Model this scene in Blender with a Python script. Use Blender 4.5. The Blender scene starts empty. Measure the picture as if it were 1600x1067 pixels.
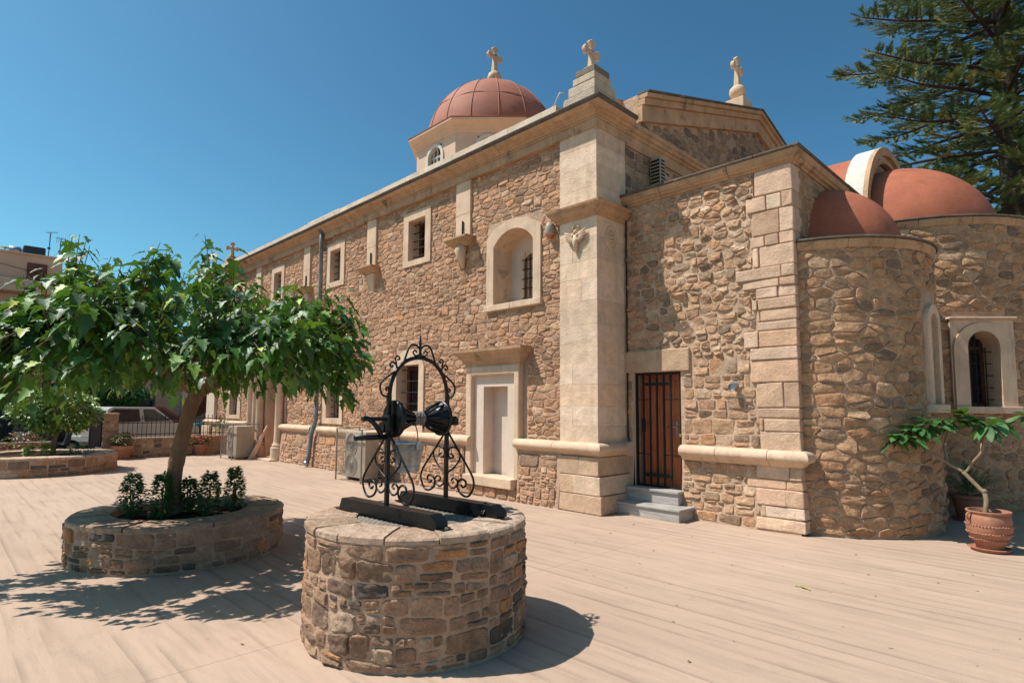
import bpy, bmesh, math, random
from mathutils import Vector, Matrix, noise as mnoise

# ------------------------------------------------------------------ scene, camera, light
S = bpy.context.scene
COL = S.collection
R = math.radians
rnd = random.Random(7)

cam_d = bpy.data.cameras.new("camera")
cam = bpy.data.objects.new("camera", cam_d)
COL.objects.link(cam)
rot = Matrix(((0.6997627, 0.0556700, 0.7122029),
              (0.7143487, -0.0631450, -0.6969352),
              (0.0061737, 0.9964505, -0.0839543)))
cam.matrix_world = Matrix.Translation((0, 0, 1.8)) @ rot.to_4x4()
cam_d.sensor_width = 36
cam_d.lens = 916 / 1600 * 36
cam_d.shift_y = 23.5 / 1600
cam_d.clip_start = 0.05
cam_d.clip_end = 3000
S.camera = cam

SUN_AZ, SUN_EL = 44.0, 58.0                   # light travels towards (+sin az, +cos az), down
w = bpy.data.worlds.new("World"); S.world = w
w.use_nodes = True
nt = w.node_tree
for n in list(nt.nodes): nt.nodes.remove(n)
sky = nt.nodes.new('ShaderNodeTexSky'); sky.sky_type = 'NISHITA'; sky.sun_disc = False
sky.sun_elevation = R(SUN_EL); sky.sun_rotation = R(180 + SUN_AZ)
sky.air_density = 1.0; sky.dust_density = 1.3; sky.ozone_density = 1.4; sky.altitude = 20
grade = nt.nodes.new('ShaderNodeMix'); grade.data_type = 'RGBA'; grade.blend_type = 'MULTIPLY'
grade.inputs[0].default_value = 1.0
grade.inputs[7].default_value = (0.54, 0.94, 0.88, 1)
bg = nt.nodes.new('ShaderNodeBackground'); bg.inputs[1].default_value = 0.064
wo = nt.nodes.new('ShaderNodeOutputWorld')
gm = nt.nodes.new('ShaderNodeGamma'); gm.inputs[1].default_value = 1.36
nt.links.new(sky.outputs[0], gm.inputs[0]); nt.links.new(gm.outputs[0], grade.inputs[6]); nt.links.new(grade.outputs[2], bg.inputs[0]); nt.links.new(bg.outputs[0], wo.inputs[0])

sd = bpy.data.lights.new("sun", 'SUN'); sd.energy = 5.0; sd.angle = R(0.5); sd.color = (1.0, 0.945, 0.87)
sun = bpy.data.objects.new("sun", sd); COL.objects.link(sun)
ldir = Vector((math.cos(R(SUN_EL)) * math.sin(R(SUN_AZ)), math.cos(R(SUN_EL)) * math.cos(R(SUN_AZ)), -math.sin(R(SUN_EL))))
sun.rotation_euler = ldir.to_track_quat('-Z', 'Y').to_euler(); sun.location = (-20, -20, 40)

S.view_settings.view_transform = 'Standard'; S.view_settings.look = 'None'
S.view_settings.exposure = 0.32; S.view_settings.gamma = 1; S.view_settings.use_curve_mapping = False

# ------------------------------------------------------------------ materials
def mat(name, col, rough=0.85, var=0.14, vs=3.0, bump=0.25, bs=45.0, tint=False, metal=0.0, stain=None, stain_s=1.5,
        stain_t=0.55, spec=0.3, stretch=(1, 1, 1), bdist=0.01, trans=None, coat=0.0, fine=0.5, streak=0.0):
    m = bpy.data.materials.new(name); m.use_nodes = True
    t = m.node_tree; N = t.nodes; L = t.links
    b = N['Principled BSDF']
    b.inputs['Roughness'].default_value = rough; b.inputs['Metallic'].default_value = metal
    b.inputs['Specular IOR Level'].default_value = spec
    if coat: b.inputs['Coat Weight'].default_value = coat
    tc = N.new('ShaderNodeTexCoord'); mp = N.new('ShaderNodeMapping'); mp.inputs['Scale'].default_value = stretch
    L.new(tc.outputs['Object'], mp.inputs[0])
    n1 = N.new('ShaderNodeTexNoise'); n1.inputs['Scale'].default_value = vs; n1.inputs['Detail'].default_value = 8
    n1.inputs['Roughness'].default_value = 0.65
    L.new(mp.outputs[0], n1.inputs['Vector'])
    mr = N.new('ShaderNodeMapRange'); mr.inputs[1].default_value = 0.3; mr.inputs[2].default_value = 0.7
    mr.inputs[3].default_value = 1 - var; mr.inputs[4].default_value = 1 + var
    L.new(n1.outputs[0], mr.inputs[0])
    n2 = N.new('ShaderNodeTexNoise'); n2.inputs['Scale'].default_value = bs; n2.inputs['Detail'].default_value = 5
    n2.inputs['Roughness'].default_value = 0.7
    L.new(mp.outputs[0], n2.inputs['Vector'])
    mr2 = N.new('ShaderNodeMapRange'); mr2.inputs[1].default_value = 0.3; mr2.inputs[2].default_value = 0.7
    mr2.inputs[3].default_value = 1 - var * fine; mr2.inputs[4].default_value = 1 + var * fine
    L.new(n2.outputs[0], mr2.inputs[0])
    mm = N.new('ShaderNodeMath'); mm.operation = 'MULTIPLY'
    L.new(mr.outputs[0], mm.inputs[0]); L.new(mr2.outputs[0], mm.inputs[1])
    vm = N.new('ShaderNodeVectorMath'); vm.operation = 'SCALE'
    L.new(mm.outputs[0], vm.inputs['Scale'])
    if tint:
        at = N.new('ShaderNodeAttribute'); at.attribute_name = 'tint'
        L.new(at.outputs['Color'], vm.inputs[0])
    else:
        vm.inputs[0].default_value = col[:3]
    out = vm.outputs[0]
    if streak:
        m4 = N.new('ShaderNodeMapping'); m4.inputs['Scale'].default_value = (7, 7, 0.55); L.new(tc.outputs['Object'], m4.inputs[0])
        n4 = N.new('ShaderNodeTexNoise'); n4.inputs['Scale'].default_value = 1.0; n4.inputs['Detail'].default_value = 6; n4.inputs['Roughness'].default_value = 0.7
        L.new(m4.outputs[0], n4.inputs['Vector'])
        r4 = N.new('ShaderNodeMapRange'); r4.inputs[1].default_value = 0.52; r4.inputs[2].default_value = 0.74; r4.inputs[3].default_value = 0.0; r4.inputs[4].default_value = streak
        L.new(n4.outputs[0], r4.inputs[0])
        x4 = N.new('ShaderNodeMix'); x4.data_type = 'RGBA'; x4.inputs[7].default_value = (0.17, 0.12, 0.085, 1)
        L.new(r4.outputs[0], x4.inputs[0]); L.new(out, x4.inputs[6]); out = x4.outputs[2]
    if stain:
        n3 = N.new('ShaderNodeTexNoise'); n3.inputs['Scale'].default_value = stain_s; n3.inputs['Detail'].default_value = 9
        n3.inputs['Roughness'].default_value = 0.72
        L.new(tc.outputs['Object'], n3.inputs['Vector'])
        r3 = N.new('ShaderNodeMapRange'); r3.inputs[1].default_value = stain_t; r3.inputs[2].default_value = stain_t + 0.12
        L.new(n3.outputs[0], r3.inputs[0])
        mx = N.new('ShaderNodeMix'); mx.data_type = 'RGBA'
        L.new(r3.outputs[0], mx.inputs[0]); L.new(out, mx.inputs[6]); mx.inputs[7].default_value = (*stain, 1)
        out = mx.outputs[2]
    L.new(out, b.inputs['Base Color'])
    if bump:
        bn = N.new('ShaderNodeBump'); bn.inputs['Strength'].default_value = bump; bn.inputs['Distance'].default_value = bdist
        L.new(n2.outputs[0], bn.inputs['Height'])
        b2 = N.new('ShaderNodeBump'); b2.inputs['Strength'].default_value = bump; b2.inputs['Distance'].default_value = bdist * 3
        L.new(n1.outputs[0], b2.inputs['Height']); L.new(bn.outputs[0], b2.inputs['Normal'])
        L.new(b2.outputs[0], b.inputs['Normal'])
    if trans:
        tr = N.new('ShaderNodeBsdfTranslucent'); tr.inputs[0].default_value = (*trans, 1)
        ad = N.new('ShaderNodeAddShader')
        L.new(b.outputs[0], ad.inputs[0]); L.new(tr.outputs[0], ad.inputs[1])
        L.new(ad.outputs[0], N['Material Output'].inputs[0])
    return m

K = {}
K['rubble'] = mat('rubble_stone', (0.4, 0.27, 0.18), 0.92, 0.30, 9, 1.0, 34, tint=True, bdist=0.018, spec=0.15)
K['ashlar'] = mat('ashlar_stone', (0.5, 0.37, 0.26), 0.9, 0.17, 5, 0.8, 40, tint=True, bdist=0.010, spec=0.15, streak=0.22, stain=(.36, .25, .17), stain_s=6, stain_t=.64)
K['mortar'] = mat('mortar', (0.47, 0.315, 0.22), 0.95, 0.25, 3, 0.9, 30, bdist=0.02, spec=0.1)
K['lime'] = mat('carved_limestone', (0.60, 0.425, 0.30), 0.9, 0.16, 2.5, 0.6, 45, bdist=0.008, spec=0.15, streak=0.4, stain=(.34, .23, .155), stain_s=5, stain_t=.63)
K['cornice'] = mat('cornice_limestone', (0.46, 0.285, 0.17), 0.9, 0.22, 2.5, 0.6, 40, streak=0.5, stain=(0.10, 0.075, 0.055), stain_s=2.6, stain_t=0.57, bdist=0.01, spec=0.15)
K['lichen'] = mat('blackened_limestone', (0.13, 0.10, 0.08), 0.95, 0.35, 4, 0.8, 40, stain=(0.4, 0.30, 0.2), stain_s=5, stain_t=0.6, bdist=0.012, spec=0.1)
K['parapet'] = mat('parapet_render', (0.55, 0.43, 0.33), 0.9, 0.2, 3, 0.5, 40, stain=(0.16, 0.12, 0.09), stain_s=4.5, stain_t=0.6, spec=0.15)
K['white'] = mat('whitewash', (0.55, 0.52, 0.46), 0.85, 0.1, 3, 0.4, 30, stain=(0.33, 0.29, 0.24), stain_s=3.5, stain_t=0.62, spec=0.2)
K['dome'] = mat('red_dome_render', (0.36, 0.112, 0.062), 0.8, 0.2, 1.4, 0.3, 22, spec=0.25, stain=(0.25, 0.078, 0.045), stain_s=1.7, stain_t=0.57)
K['dome2'] = mat('red_dome_paint', (0.335, 0.125, 0.08), 0.75, 0.15, 1.2, 0.3, 14, spec=0.3, stain=(0.27, 0.085, 0.055), stain_s=0.9, stain_t=0.58)
K['plaster'] = mat('cream_plaster', (0.60, 0.42, 0.31), 0.85, 0.08, 2, 0.15, 40, spec=0.2)
K['nicheplaster'] = mat('pale_niche_plaster', (0.62, 0.50, 0.41), 0.9, 0.09, 2.5, 0.25, 30, spec=0.15, stain=(0.42, 0.36, 0.31), stain_s=2.2, stain_t=0.63)
K['wood'] = mat('brown_door_wood', (0.46, 0.125, 0.045), 0.42, 0.3, 5, 0.25, 60, stretch=(8, 8, 0.8), spec=0.5)
K['darkwood'] = mat('dark_window_wood', (0.09, 0.03, 0.015), 0.5, 0.25, 5, 0.2, 50, spec=0.4)
K['iron'] = mat('black_iron', (0.007, 0.007, 0.008), 0.36, 0.3, 12, 0.3, 80, spec=0.3, bdist=0.002, stain=(0.03, 0.02, 0.014), stain_s=14, stain_t=0.58)
K['grill'] = mat('window_iron', (0.012, 0.012, 0.013), 0.5, 0.2, 12, 0.0, 80, spec=0.25)
K['glass'] = mat('dark_glass', (0.012, 0.014, 0.017), 0.12, 0.2, 3, 0.0, 20, spec=0.6)
K['void'] = mat('unlit_interior', (0.015, 0.012, 0.01), 0.9, 0.2, 3, 0.0, 20, spec=0.0)
K['marble'] = mat('grey_marble', (0.37, 0.335, 0.31), 0.55, 0.34, 3.0, 0.1, 60, stretch=(1.0, 1.0, 9), spec=0.5)
K['terra'] = mat('terracotta', (0.36, 0.16, 0.10), 0.85, 0.14, 6, 0.35, 60, bdist=0.004, spec=0.2, stain=(0.47, 0.28, 0.19), stain_s=4, stain_t=0.56)
K['soil'] = mat('dark_soil', (0.06, 0.04, 0.028), 1, 0.3, 20, 1.0, 60, bdist=0.02, spec=0.05)
K['bark'] = mat('mulberry_bark', (0.235, 0.145, 0.095), 0.95, 0.25, 9, 0.9, 35, stretch=(1, 1, 0.35), bdist=0.012, spec=0.1)
K['palebark'] = mat('pale_bark', (0.25, 0.17, 0.11), 0.85, 0.2, 9, 0.5, 45, bdist=0.006, spec=0.2)
K['darkbark'] = mat('conifer_bark', (0.085, 0.06, 0.045), 0.95, 0.3, 5, 0.9, 20, bdist=0.03, spec=0.1)
K['leaf'] = mat('mulberry_leaf', (1, 1, 1), 0.46, 0.3, 3, 0.9, 30, tint=True, trans=(0.024, 0.05, 0.004), spec=0.36, bdist=0.004)
K['smallleaf'] = mat('shrub_leaf', (1, 1, 1), 0.45, 0.2, 2, 0.0, 60, tint=True, trans=(0.03, 0.05, 0.006), spec=0.4)
K['needle'] = mat('conifer_needle', (1, 1, 1), 0.6, 0.25, 0.5, 0.0, 10, tint=True, trans=(0.012, 0.02, 0.004), spec=0.3)
K['petal'] = mat('flower_petal', (1, 1, 1), 0.6, 0.1, 2, 0.0, 60, tint=True, trans=(0.05, 0.008, 0.008), spec=0.3)
K['zinc'] = mat('galvanised_metal', (0.34, 0.37, 0.39), 0.38, 0.25, 9, 0.1, 40, metal=0.85, spec=0.5)
K['pipe'] = mat('painted_pipe', (0.15, 0.17, 0.18), 0.5, 0.3, 5, 0.15, 30, spec=0.4, stain=(0.32, 0.26, 0.2), stain_s=3, stain_t=0.56)
K['rope'] = mat('grey_rope', (0.24, 0.20, 0.17), 0.95, 0.3, 60, 0.8, 150, spec=0.1, bdist=0.003)
K['cage'] = mat('cage_metal', (0.26, 0.22, 0.18), 0.6, 0.25, 6, 0.2, 50, metal=0.3, spec=0.4)
K['acbody'] = mat('ac_cream', (0.40, 0.32, 0.24), 0.55, 0.1, 3, 0.1, 40, spec=0.4)
K['plasticw'] = mat('white_plastic', (0.52, 0.46, 0.38), 0.45, 0.06, 3, 0.0, 40, spec=0.4)
K['annexmortar'] = mat('pale_mortar', (0.52, 0.36, 0.25), 0.95, 0.22, 3, 0.9, 30, bdist=0.02, spec=0.1)
K['siren'] = mat('aged_cream_plastic', (0.36, 0.29, 0.22), 0.5, 0.1, 5, 0.1, 40)
K['rubber'] = mat('tyre_rubber', (0.02, 0.02, 0.02), 0.85, 0.2, 5, 0.0, 40, spec=0.2)
K['carwhite'] = mat('white_car_paint', (0.45, 0.43, 0.39), 0.3, 0.04, 2, 0.0, 20, spec=0.5, coat=0.5)
K['carred'] = mat('red_car_paint', (0.28, 0.02, 0.02), 0.3, 0.04, 2, 0.0, 20, spec=0.5, coat=0.5)
K['carteal'] = mat('teal_car_paint', (0.02, 0.10, 0.12), 0.3, 0.04, 2, 0.0, 20, spec=0.5, coat=0.5)
K['cardark'] = mat('dark_plastic', (0.025, 0.026, 0.03), 0.45, 0.2, 8, 0.0, 20, spec=0.5)
K['redlamp'] = mat('red_lamp_glass', (0.35, 0.01, 0.01), 0.25, 0.05, 2, 0.0, 20, spec=0.6)
K['rim'] = mat('wheel_rim', (0.4, 0.4, 0.4), 0.35, 0.05, 2, 0.0, 20, metal=0.8)
K['house'] = mat('tan_house_plaster', (0.56, 0.40, 0.30), 0.9, 0.1, 0.8, 0.15, 20, spec=0.15)
K['housewhite'] = mat('white_house_plaster', (0.50, 0.48, 0.46), 0.9, 0.07, 1, 0.1, 20, spec=0.15)
K['houseorange'] = mat('ochre_house_plaster', (0.50, 0.26, 0.12), 0.9, 0.08, 1, 0.1, 20, spec=0.15)
K['shutter'] = mat('brown_shutter', (0.13, 0.058, 0.04), 0.7, 0.15, 2, 0.1, 20, spec=0.2)
K['asphalt'] = mat('asphalt', (0.075, 0.068, 0.062), 0.95, 0.15, 3, 0.4, 40, spec=0.1)
K['earth'] = mat('dry_earth', (0.28, 0.22, 0.15), 0.95, 0.2, 0.5, 0.4, 10, spec=0.1)
K['orange'] = mat('amber_lens', (0.5, 0.13, 0.02), 0.3, 0.05, 2, 0, 20, spec=0.5)
K['tank'] = mat('black_tank', (0.012, 0.02, 0.024), 0.4, 0.1, 2, 0, 20, spec=0.5)

def ground_material():
    m = bpy.data.materials.new('swept_concrete_paving'); m.use_nodes = True
    t = m.node_tree; N = t.nodes; L = t.links; b = N['Principled BSDF']
    b.inputs['Roughness'].default_value = 0.75; b.inputs['Specular IOR Level'].default_value = 0.2
    tc = N.new('ShaderNodeTexCoord')
    def noise(scale, sx, sy, detail=4, rough=0.55, off=0.0):
        mp = N.new('ShaderNodeMapping'); mp.inputs['Scale'].default_value = (sx, sy, 1); mp.inputs['Location'].default_value = (off, off, 0)
        L.new(tc.outputs['Object'], mp.inputs[0])
        n = N.new('ShaderNodeTexNoise'); n.inputs['Scale'].default_value = scale; n.inputs['Detail'].default_value = detail
        n.inputs['Roughness'].default_value = rough
        L.new(mp.outputs[0], n.inputs['Vector']); return n.outputs[0]
    def ramp(sock, a, b_, lo, hi):
        r = N.new('ShaderNodeMapRange'); r.inputs[1].default_value = a; r.inputs[2].default_value = b_
        r.inputs[3].default_value = lo; r.inputs[4].default_value = hi; r.interpolation_type = 'SMOOTHSTEP'
        L.new(sock, r.inputs[0]); return r.outputs[0]
    def mul(a, b_):
        x = N.new('ShaderNodeMath'); x.operation = 'MULTIPLY'; L.new(a, x.inputs[0]); L.new(b_, x.inputs[1]); return x.outputs[0]
    big = ramp(noise(0.35, 1, 1, 5, 0.6), 0.3, 0.7, 0.93, 1.06)
    fine = ramp(noise(60, 1, 1, 3, 0.7), 0.3, 0.7, 0.955, 1.045)
    streak = noise(1.0, 0.75, 5.2, 3, 0.5, 3.1)           # trowelled ridges running along the church
    s1 = ramp(streak, 0.36, 0.50, 0.92, 1.0)
    streak2 = noise(1.0, 1.6, 13.0, 3, 0.5, 9.7)
    s2 = ramp(streak2, 0.32, 0.5, 0.92, 1.0)
    blot = ramp(noise(2.3, 1, 1, 6, 0.65, 5.0), 0.56, 0.72, 1.0, 0.90)
    # broad trowelled bands laid along the church, each shaded off at one edge
    def math_(op, a, b_=None):
        x = N.new('ShaderNodeMath'); x.operation = op
        for i_, q in enumerate((a, b_)):
            if q is None: continue
            if isinstance(q, (int, float)): x.inputs[i_].default_value = q
            else: L.new(q, x.inputs[i_])
        return x.outputs[0]
    sp = N.new('ShaderNodeSeparateXYZ'); L.new(tc.outputs['Object'], sp.inputs[0])
    yy = math_('ADD', sp.outputs[1], math_('MULTIPLY', noise(0.6, .6, .6, 2, .5, 7.7), 0.10))
    rowv = math_('DIVIDE', yy, 0.19); saw = math_('FRACT', rowv); row = math_('FLOOR', rowv)
    edge = ramp(saw, 0.0, 0.34, 1.0, 0.0)
    cb = N.new('ShaderNodeCombineXYZ'); L.new(math_('ADD', math_('MULTIPLY', sp.outputs[0], 0.55), math_('MULTIPLY', row, 3.71)), cb.inputs[0]); L.new(math_('MULTIPLY', row, 1.37), cb.inputs[1])
    nm = N.new('ShaderNodeTexNoise'); nm.inputs['Scale'].default_value = 1.0; nm.inputs['Detail'].default_value = 3; L.new(cb.outputs[0], nm.inputs['Vector'])
    mask = ramp(nm.outputs[0], 0.42, 0.60, 0.0, 1.0)
    band = math_('SUBTRACT', 1.0, math_('MULTIPLY', math_('MULTIPLY', edge, mask), 0.26))
    wn = N.new('ShaderNodeTexWhiteNoise'); wn.noise_dimensions = '1D'; L.new(row, wn.inputs['W'])
    band = math_('MULTIPLY', band, ramp(wn.outputs[0], 0, 1, 0.975, 1.02))
    jx = math_('FRACT', math_('DIVIDE', math_('ADD', sp.outputs[0], 2.2), 4.6)); joint = ramp(math_('ABSOLUTE', math_('SUBTRACT', jx, 0.5)), 0.0008, 0.0016, 0.72, 1.0)
    f = mul(mul(mul(big, fine), mul(s1, s2)), mul(blot, mul(band, joint)))
    vm = N.new('ShaderNodeVectorMath'); vm.operation = 'SCALE'; vm.inputs[0].default_value = (0.425, 0.302, 0.226)
    L.new(f, vm.inputs['Scale'])
    spk = ramp(noise(9.0, 1, 1, 2, 0.5, 2.0), 0.735, 0.76, 0.0, 0.75)
    mx = N.new('ShaderNodeMix'); mx.data_type = 'RGBA'; mx.inputs[7].default_value = (0.16, 0.12, 0.09, 1)
    L.new(spk, mx.inputs[0]); L.new(vm.outputs[0], mx.inputs[6])
    L.new(mx.outputs[2], b.inputs['Base Color'])
    bp = N.new('ShaderNodeBump'); bp.inputs['Strength'].default_value = 0.45; bp.inputs['Distance'].default_value = 0.03
    L.new(math_('MULTIPLY', band, streak), bp.inputs['Height'])
    bp2 = N.new('ShaderNodeBump'); bp2.inputs['Strength'].default_value = 0.3; bp2.inputs['Distance'].default_value = 0.004
    L.new(fine, bp2.inputs['Height']); L.new(bp.outputs[0], bp2.inputs['Normal'])
    L.new(bp2.outputs[0], b.inputs['Normal'])
    return m
K['ground'] = ground_material()

# ------------------------------------------------------------------ mesh helpers
ROOTS = {}
class MB:
    def __init__(s): s.v = []; s.f = []; s.t = []; s.mi = []
    def add(s, vs, fs, tint=None, mi=0):
        o = len(s.v); s.v.extend([tuple(p) for p in vs])
        for f in fs:
            s.f.append([i + o for i in f]); s.t.append(tint or (0.5, 0.4, 0.3)); s.mi.append(mi)
        return s
    def box(s, x0, x1, y0, y1, z0, z1, tint=None, mi=0):
        v = [(x0, y0, z0), (x1, y0, z0), (x1, y1, z0), (x0, y1, z0), (x0, y0, z1), (x1, y0, z1), (x1, y1, z1), (x0, y1, z1)]
        return s.add(v, [(0, 3, 2, 1), (4, 5, 6, 7), (0, 1, 5, 4), (1, 2, 6, 5), (2, 3, 7, 6), (3, 0, 4, 7)], tint, mi)
    def hexa(s, v, tint=None, mi=0):
        return s.add(v, [(0, 3, 2, 1), (4, 5, 6, 7), (0, 1, 5, 4), (1, 2, 6, 5), (2, 3, 7, 6), (3, 0, 4, 7)], tint, mi)
    def prism(s, poly, vec, tint=None, mi=0):
        n = len(poly); a = [Vector(p) for p in poly]; b = [p + Vector(vec) for p in a]
        return s.add(a + b, [tuple(range(n))[::-1], tuple(range(n, 2 * n))] + [(i, (i + 1) % n, n + (i + 1) % n, n + i) for i in range(n)], tint, mi)
    def tube(s, pts, r, n=8, tint=None, caps=True, mi=0):
        pts = [Vector(p) for p in pts]; m = len(pts)
        rs = r if isinstance(r, (list, tuple)) else [r] * m
        ring = []; up = None
        for i, p in enumerate(pts):
            d = (pts[min(i + 1, m - 1)] - pts[max(i - 1, 0)])
            if d.length < 1e-9: d = Vector((0, 0, 1))
            d.normalize()
            if up is None: up = Vector((0, 0, 1)) if abs(d.z) < 0.9 else Vector((1, 0, 0))
            a = d.cross(up)
            if a.length < 1e-4: a = d.cross(Vector((0.3, 1, 0.2)))
            a.normalize(); up = a.cross(d).normalized()
            ring.append([p + (a * math.cos(2 * math.pi * k / n) + up * math.sin(2 * math.pi * k / n)) * rs[i] for k in range(n)])
        vs = [q for rg in ring for q in rg]; fs = []
        for i in range(m - 1):
            for k in range(n):
                fs.append((i * n + k, i * n + (k + 1) % n, (i + 1) * n + (k + 1) % n, (i + 1) * n + k))
        if caps: fs += [tuple(range(n))[::-1], tuple((m - 1) * n + k for k in range(n))]
        return s.add(vs, fs, tint, mi)
    def lathe(s, prof, c=(0, 0, 0), n=24, a0=0, a1=360, tint=None, mi=0, sy=1.0):
        full = abs(a1 - a0) >= 359.9; k = n if full else n + 1; vs = []
        for (r_, z) in prof:
            for i in range(k):
                a = R(a0 + (a1 - a0) * i / n); vs.append((c[0] + r_ * math.cos(a), c[1] + r_ * math.sin(a) * sy, c[2] + z))
        fs = []
        for j in range(len(prof) - 1):
            for i in range(n):
                i2 = (i + 1) % k
                fs.append((j * k + i, j * k + i2, (j + 1) * k + i2, (j + 1) * k + i))
        return s.add(vs, fs, tint, mi)
    def sphere(s, c, r, n=14, m=8, tint=None, sz=1.0):
        return s.lathe([(r * math.sin(math.pi * j / m) + 1e-5, -r * sz * math.cos(math.pi * j / m)) for j in range(m + 1)], c, n, tint=tint)
    def build(s, name, material, parent=None, smooth=False, bevel=None, label=None, cat=None, group=None, kind=None, ang=None):
        me = bpy.data.meshes.new(name); me.from_pydata(s.v, [], s.f); 
        mats = material if isinstance(material, (list, tuple)) else [material]
        for m_ in mats: me.materials.append(m_)
        at = me.attributes.new('tint', 'FLOAT_COLOR', 'FACE')
        flat = []
        for t in s.t: flat.extend((t[0], t[1], t[2], 1.0))
        at.data.foreach_set('color', flat)
        me.polygons.foreach_set('material_index', s.mi)
        me.polygons.foreach_set('use_smooth', [bool(smooth)] * len(s.f))
        me.update()
        if ang is not None: me.set_sharp_from_angle(angle=R(ang))
        o = bpy.data.objects.new(name, me); COL.objects.link(o)
        if bevel:
            bm_ = o.modifiers.new('bevel', 'BEVEL'); bm_.width = bevel; bm_.segments = 2; bm_.limit_method = 'ANGLE'; bm_.angle_limit = R(35)
        attach(o, parent); tag(o, label, cat, group, kind)
        return o

def attach(o, parent):
    if parent is None: return
    o.parent = parent
    if parent.name in ROOTS: o.matrix_parent_inverse = Matrix.Translation(-Vector(ROOTS[parent.name]))

def tag(o, label=None, cat=None, group=None, kind=None):
    if label: o['label'] = label
    if cat: o['category'] = cat
    if group: o['group'] = group
    if kind: o['kind'] = kind
    return o

def root(name, loc, label, cat, group=None):
    o = bpy.data.objects.new(name, None); COL.objects.link(o); o.location = loc; o.empty_display_size = 0.2
    ROOTS[o.name] = loc
    return tag(o, label, cat, group)

def copy_tree(r, loc, rotz=None, label=None, scale=None):
    c = r.copy(); COL.objects.link(c); c.location = loc; ROOTS[c.name] = loc
    if rotz is not None: c.rotation_euler = (0, 0, rotz)
    if scale is not None: c.scale = (scale,) * 3
    if label: c['label'] = label
    for ch in list(r.children):
        d = ch.copy(); COL.objects.link(d); d.parent = c
        for g in ch.children:
            e = g.copy(); COL.objects.link(e); e.parent = d
    return c

def moulding(path, prof, closed=False):
    """profile of (outward, z) swept along an XY polyline, mitred; outward = right-hand side of travel"""
    P = [Vector((p[0], p[1])) for p in path]; n = len(P); offs = []
    for i in range(n):
        ds = []
        if i > 0: ds.append((P[i] - P[i - 1]).normalized())
        if i < n - 1: ds.append((P[i + 1] - P[i]).normalized())
        ns = [Vector((d.y, -d.x)) for d in ds]
        if len(ns) == 2:
            m_ = (ns[0] + ns[1]); m_ = m_ / max(1e-6, (m_.dot(ns[0])))
        else: m_ = ns[0]
        offs.append(m_)
    b = MB(); k = len(prof); vs = []
    for i in range(n):
        for (o_, z) in prof:
            q = P[i] + offs[i] * o_; vs.append((q.x, q.y, z))
    fs = []
    for i in range(n - 1):
        for j in range(k):
            j2 = (j + 1) % k
            fs.append((i * k + j, i * k + j2, (i + 1) * k + j2, (i + 1) * k + j))
    fs += [tuple(range(k)), tuple((n - 1) * k + j for j in range(k))[::-1]]
    b.add(vs, fs)
    bmx = b
    # normals: make consistent
    return bmx

def fixn(o):
    bm = bmesh.new(); bm.from_mesh(o.data); bmesh.ops.recalc_face_normals(bm, faces=bm.faces); bm.to_mesh(o.data); bm.free(); return o

def split_moulding(name, path, prof, material, parent, step=0.9, rg=None, smooth=True, gap=0.005):
    """a moulding laid in separate stones along its straight runs"""
    rg = rg or rnd
    for i in range(len(path) - 1):
        a = Vector(path[i]); b = Vector(path[i + 1]); d = (b - a); Ln = d.length; d = d / Ln
        cuts = [0.0]
        while cuts[-1] < Ln - step * 1.3: cuts.append(cuts[-1] + step * rg.uniform(0.75, 1.3))
        cuts.append(Ln)
        for j in range(len(cuts) - 1):
            s0, s1 = cuts[j], cuts[j + 1]
            pts = []
            if j == 0 and i > 0: pts.append(path[i - 1])
            pts.append(a + d * (s0 + (gap if j else 0))); pts.append(a + d * (s1 - (gap if j < len(cuts) - 2 else 0)))
            if j == len(cuts) - 2 and i < len(path) - 2: pts.append(path[i + 2])
            # mitred ends: build the sweep with neighbours, then drop the neighbour sections
            mb = moulding(pts, prof); k = len(prof)
            lo = 1 if (j == 0 and i > 0) else 0; hi = len(pts) - (1 if (j == len(cuts) - 2 and i < len(path) - 2) else 0)
            vs = mb.v[lo * k:hi * k]; dz = rg.uniform(-0.004, 0.004); 
            vs = [(x + rg.uniform(-1, 1) * 0.0015, y, z + dz * (0 if (lo or hi < len(pts)) else 1)) for x, y, z in vs]
            m2 = MB(); m2.add(vs, [(q, (q + 1) % k, k + (q + 1) % k, k + q) for q in range(k)] + [tuple(range(k)), tuple(k + q for q in range(k))[::-1]])
            o = m2.build(name, material, parent, smooth=smooth); fixn(o); 
            if smooth: o.data.set_sharp_from_angle(angle=R(38))

# ------------------------------------------------------------------ masonry
def clip(poly, a, b, c):
    out = []; n = len(poly)
    for i in range(n):
        p = poly[i]; q = poly[(i + 1) % n]
        dp = a * p[0] + b * p[1] - c; dq = a * q[0] + b * q[1] - c
        if dp <= 0: out.append(p)
        if (dp < 0 < dq) or (dq < 0 < dp):
            t = dp / (dp - dq); out.append((p[0] + (q[0] - p[0]) * t, p[1] + (q[1] - p[1]) * t))
    return out
def area(p): return 0.5 * sum(p[i][0] * p[(i + 1) % len(p)][1] - p[(i + 1) % len(p)][0] * p[i][1] for i in range(len(p)))
def cen(p): return (sum(q[0] for q in p) / len(p), sum(q[1] for q in p) / len(p))

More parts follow.
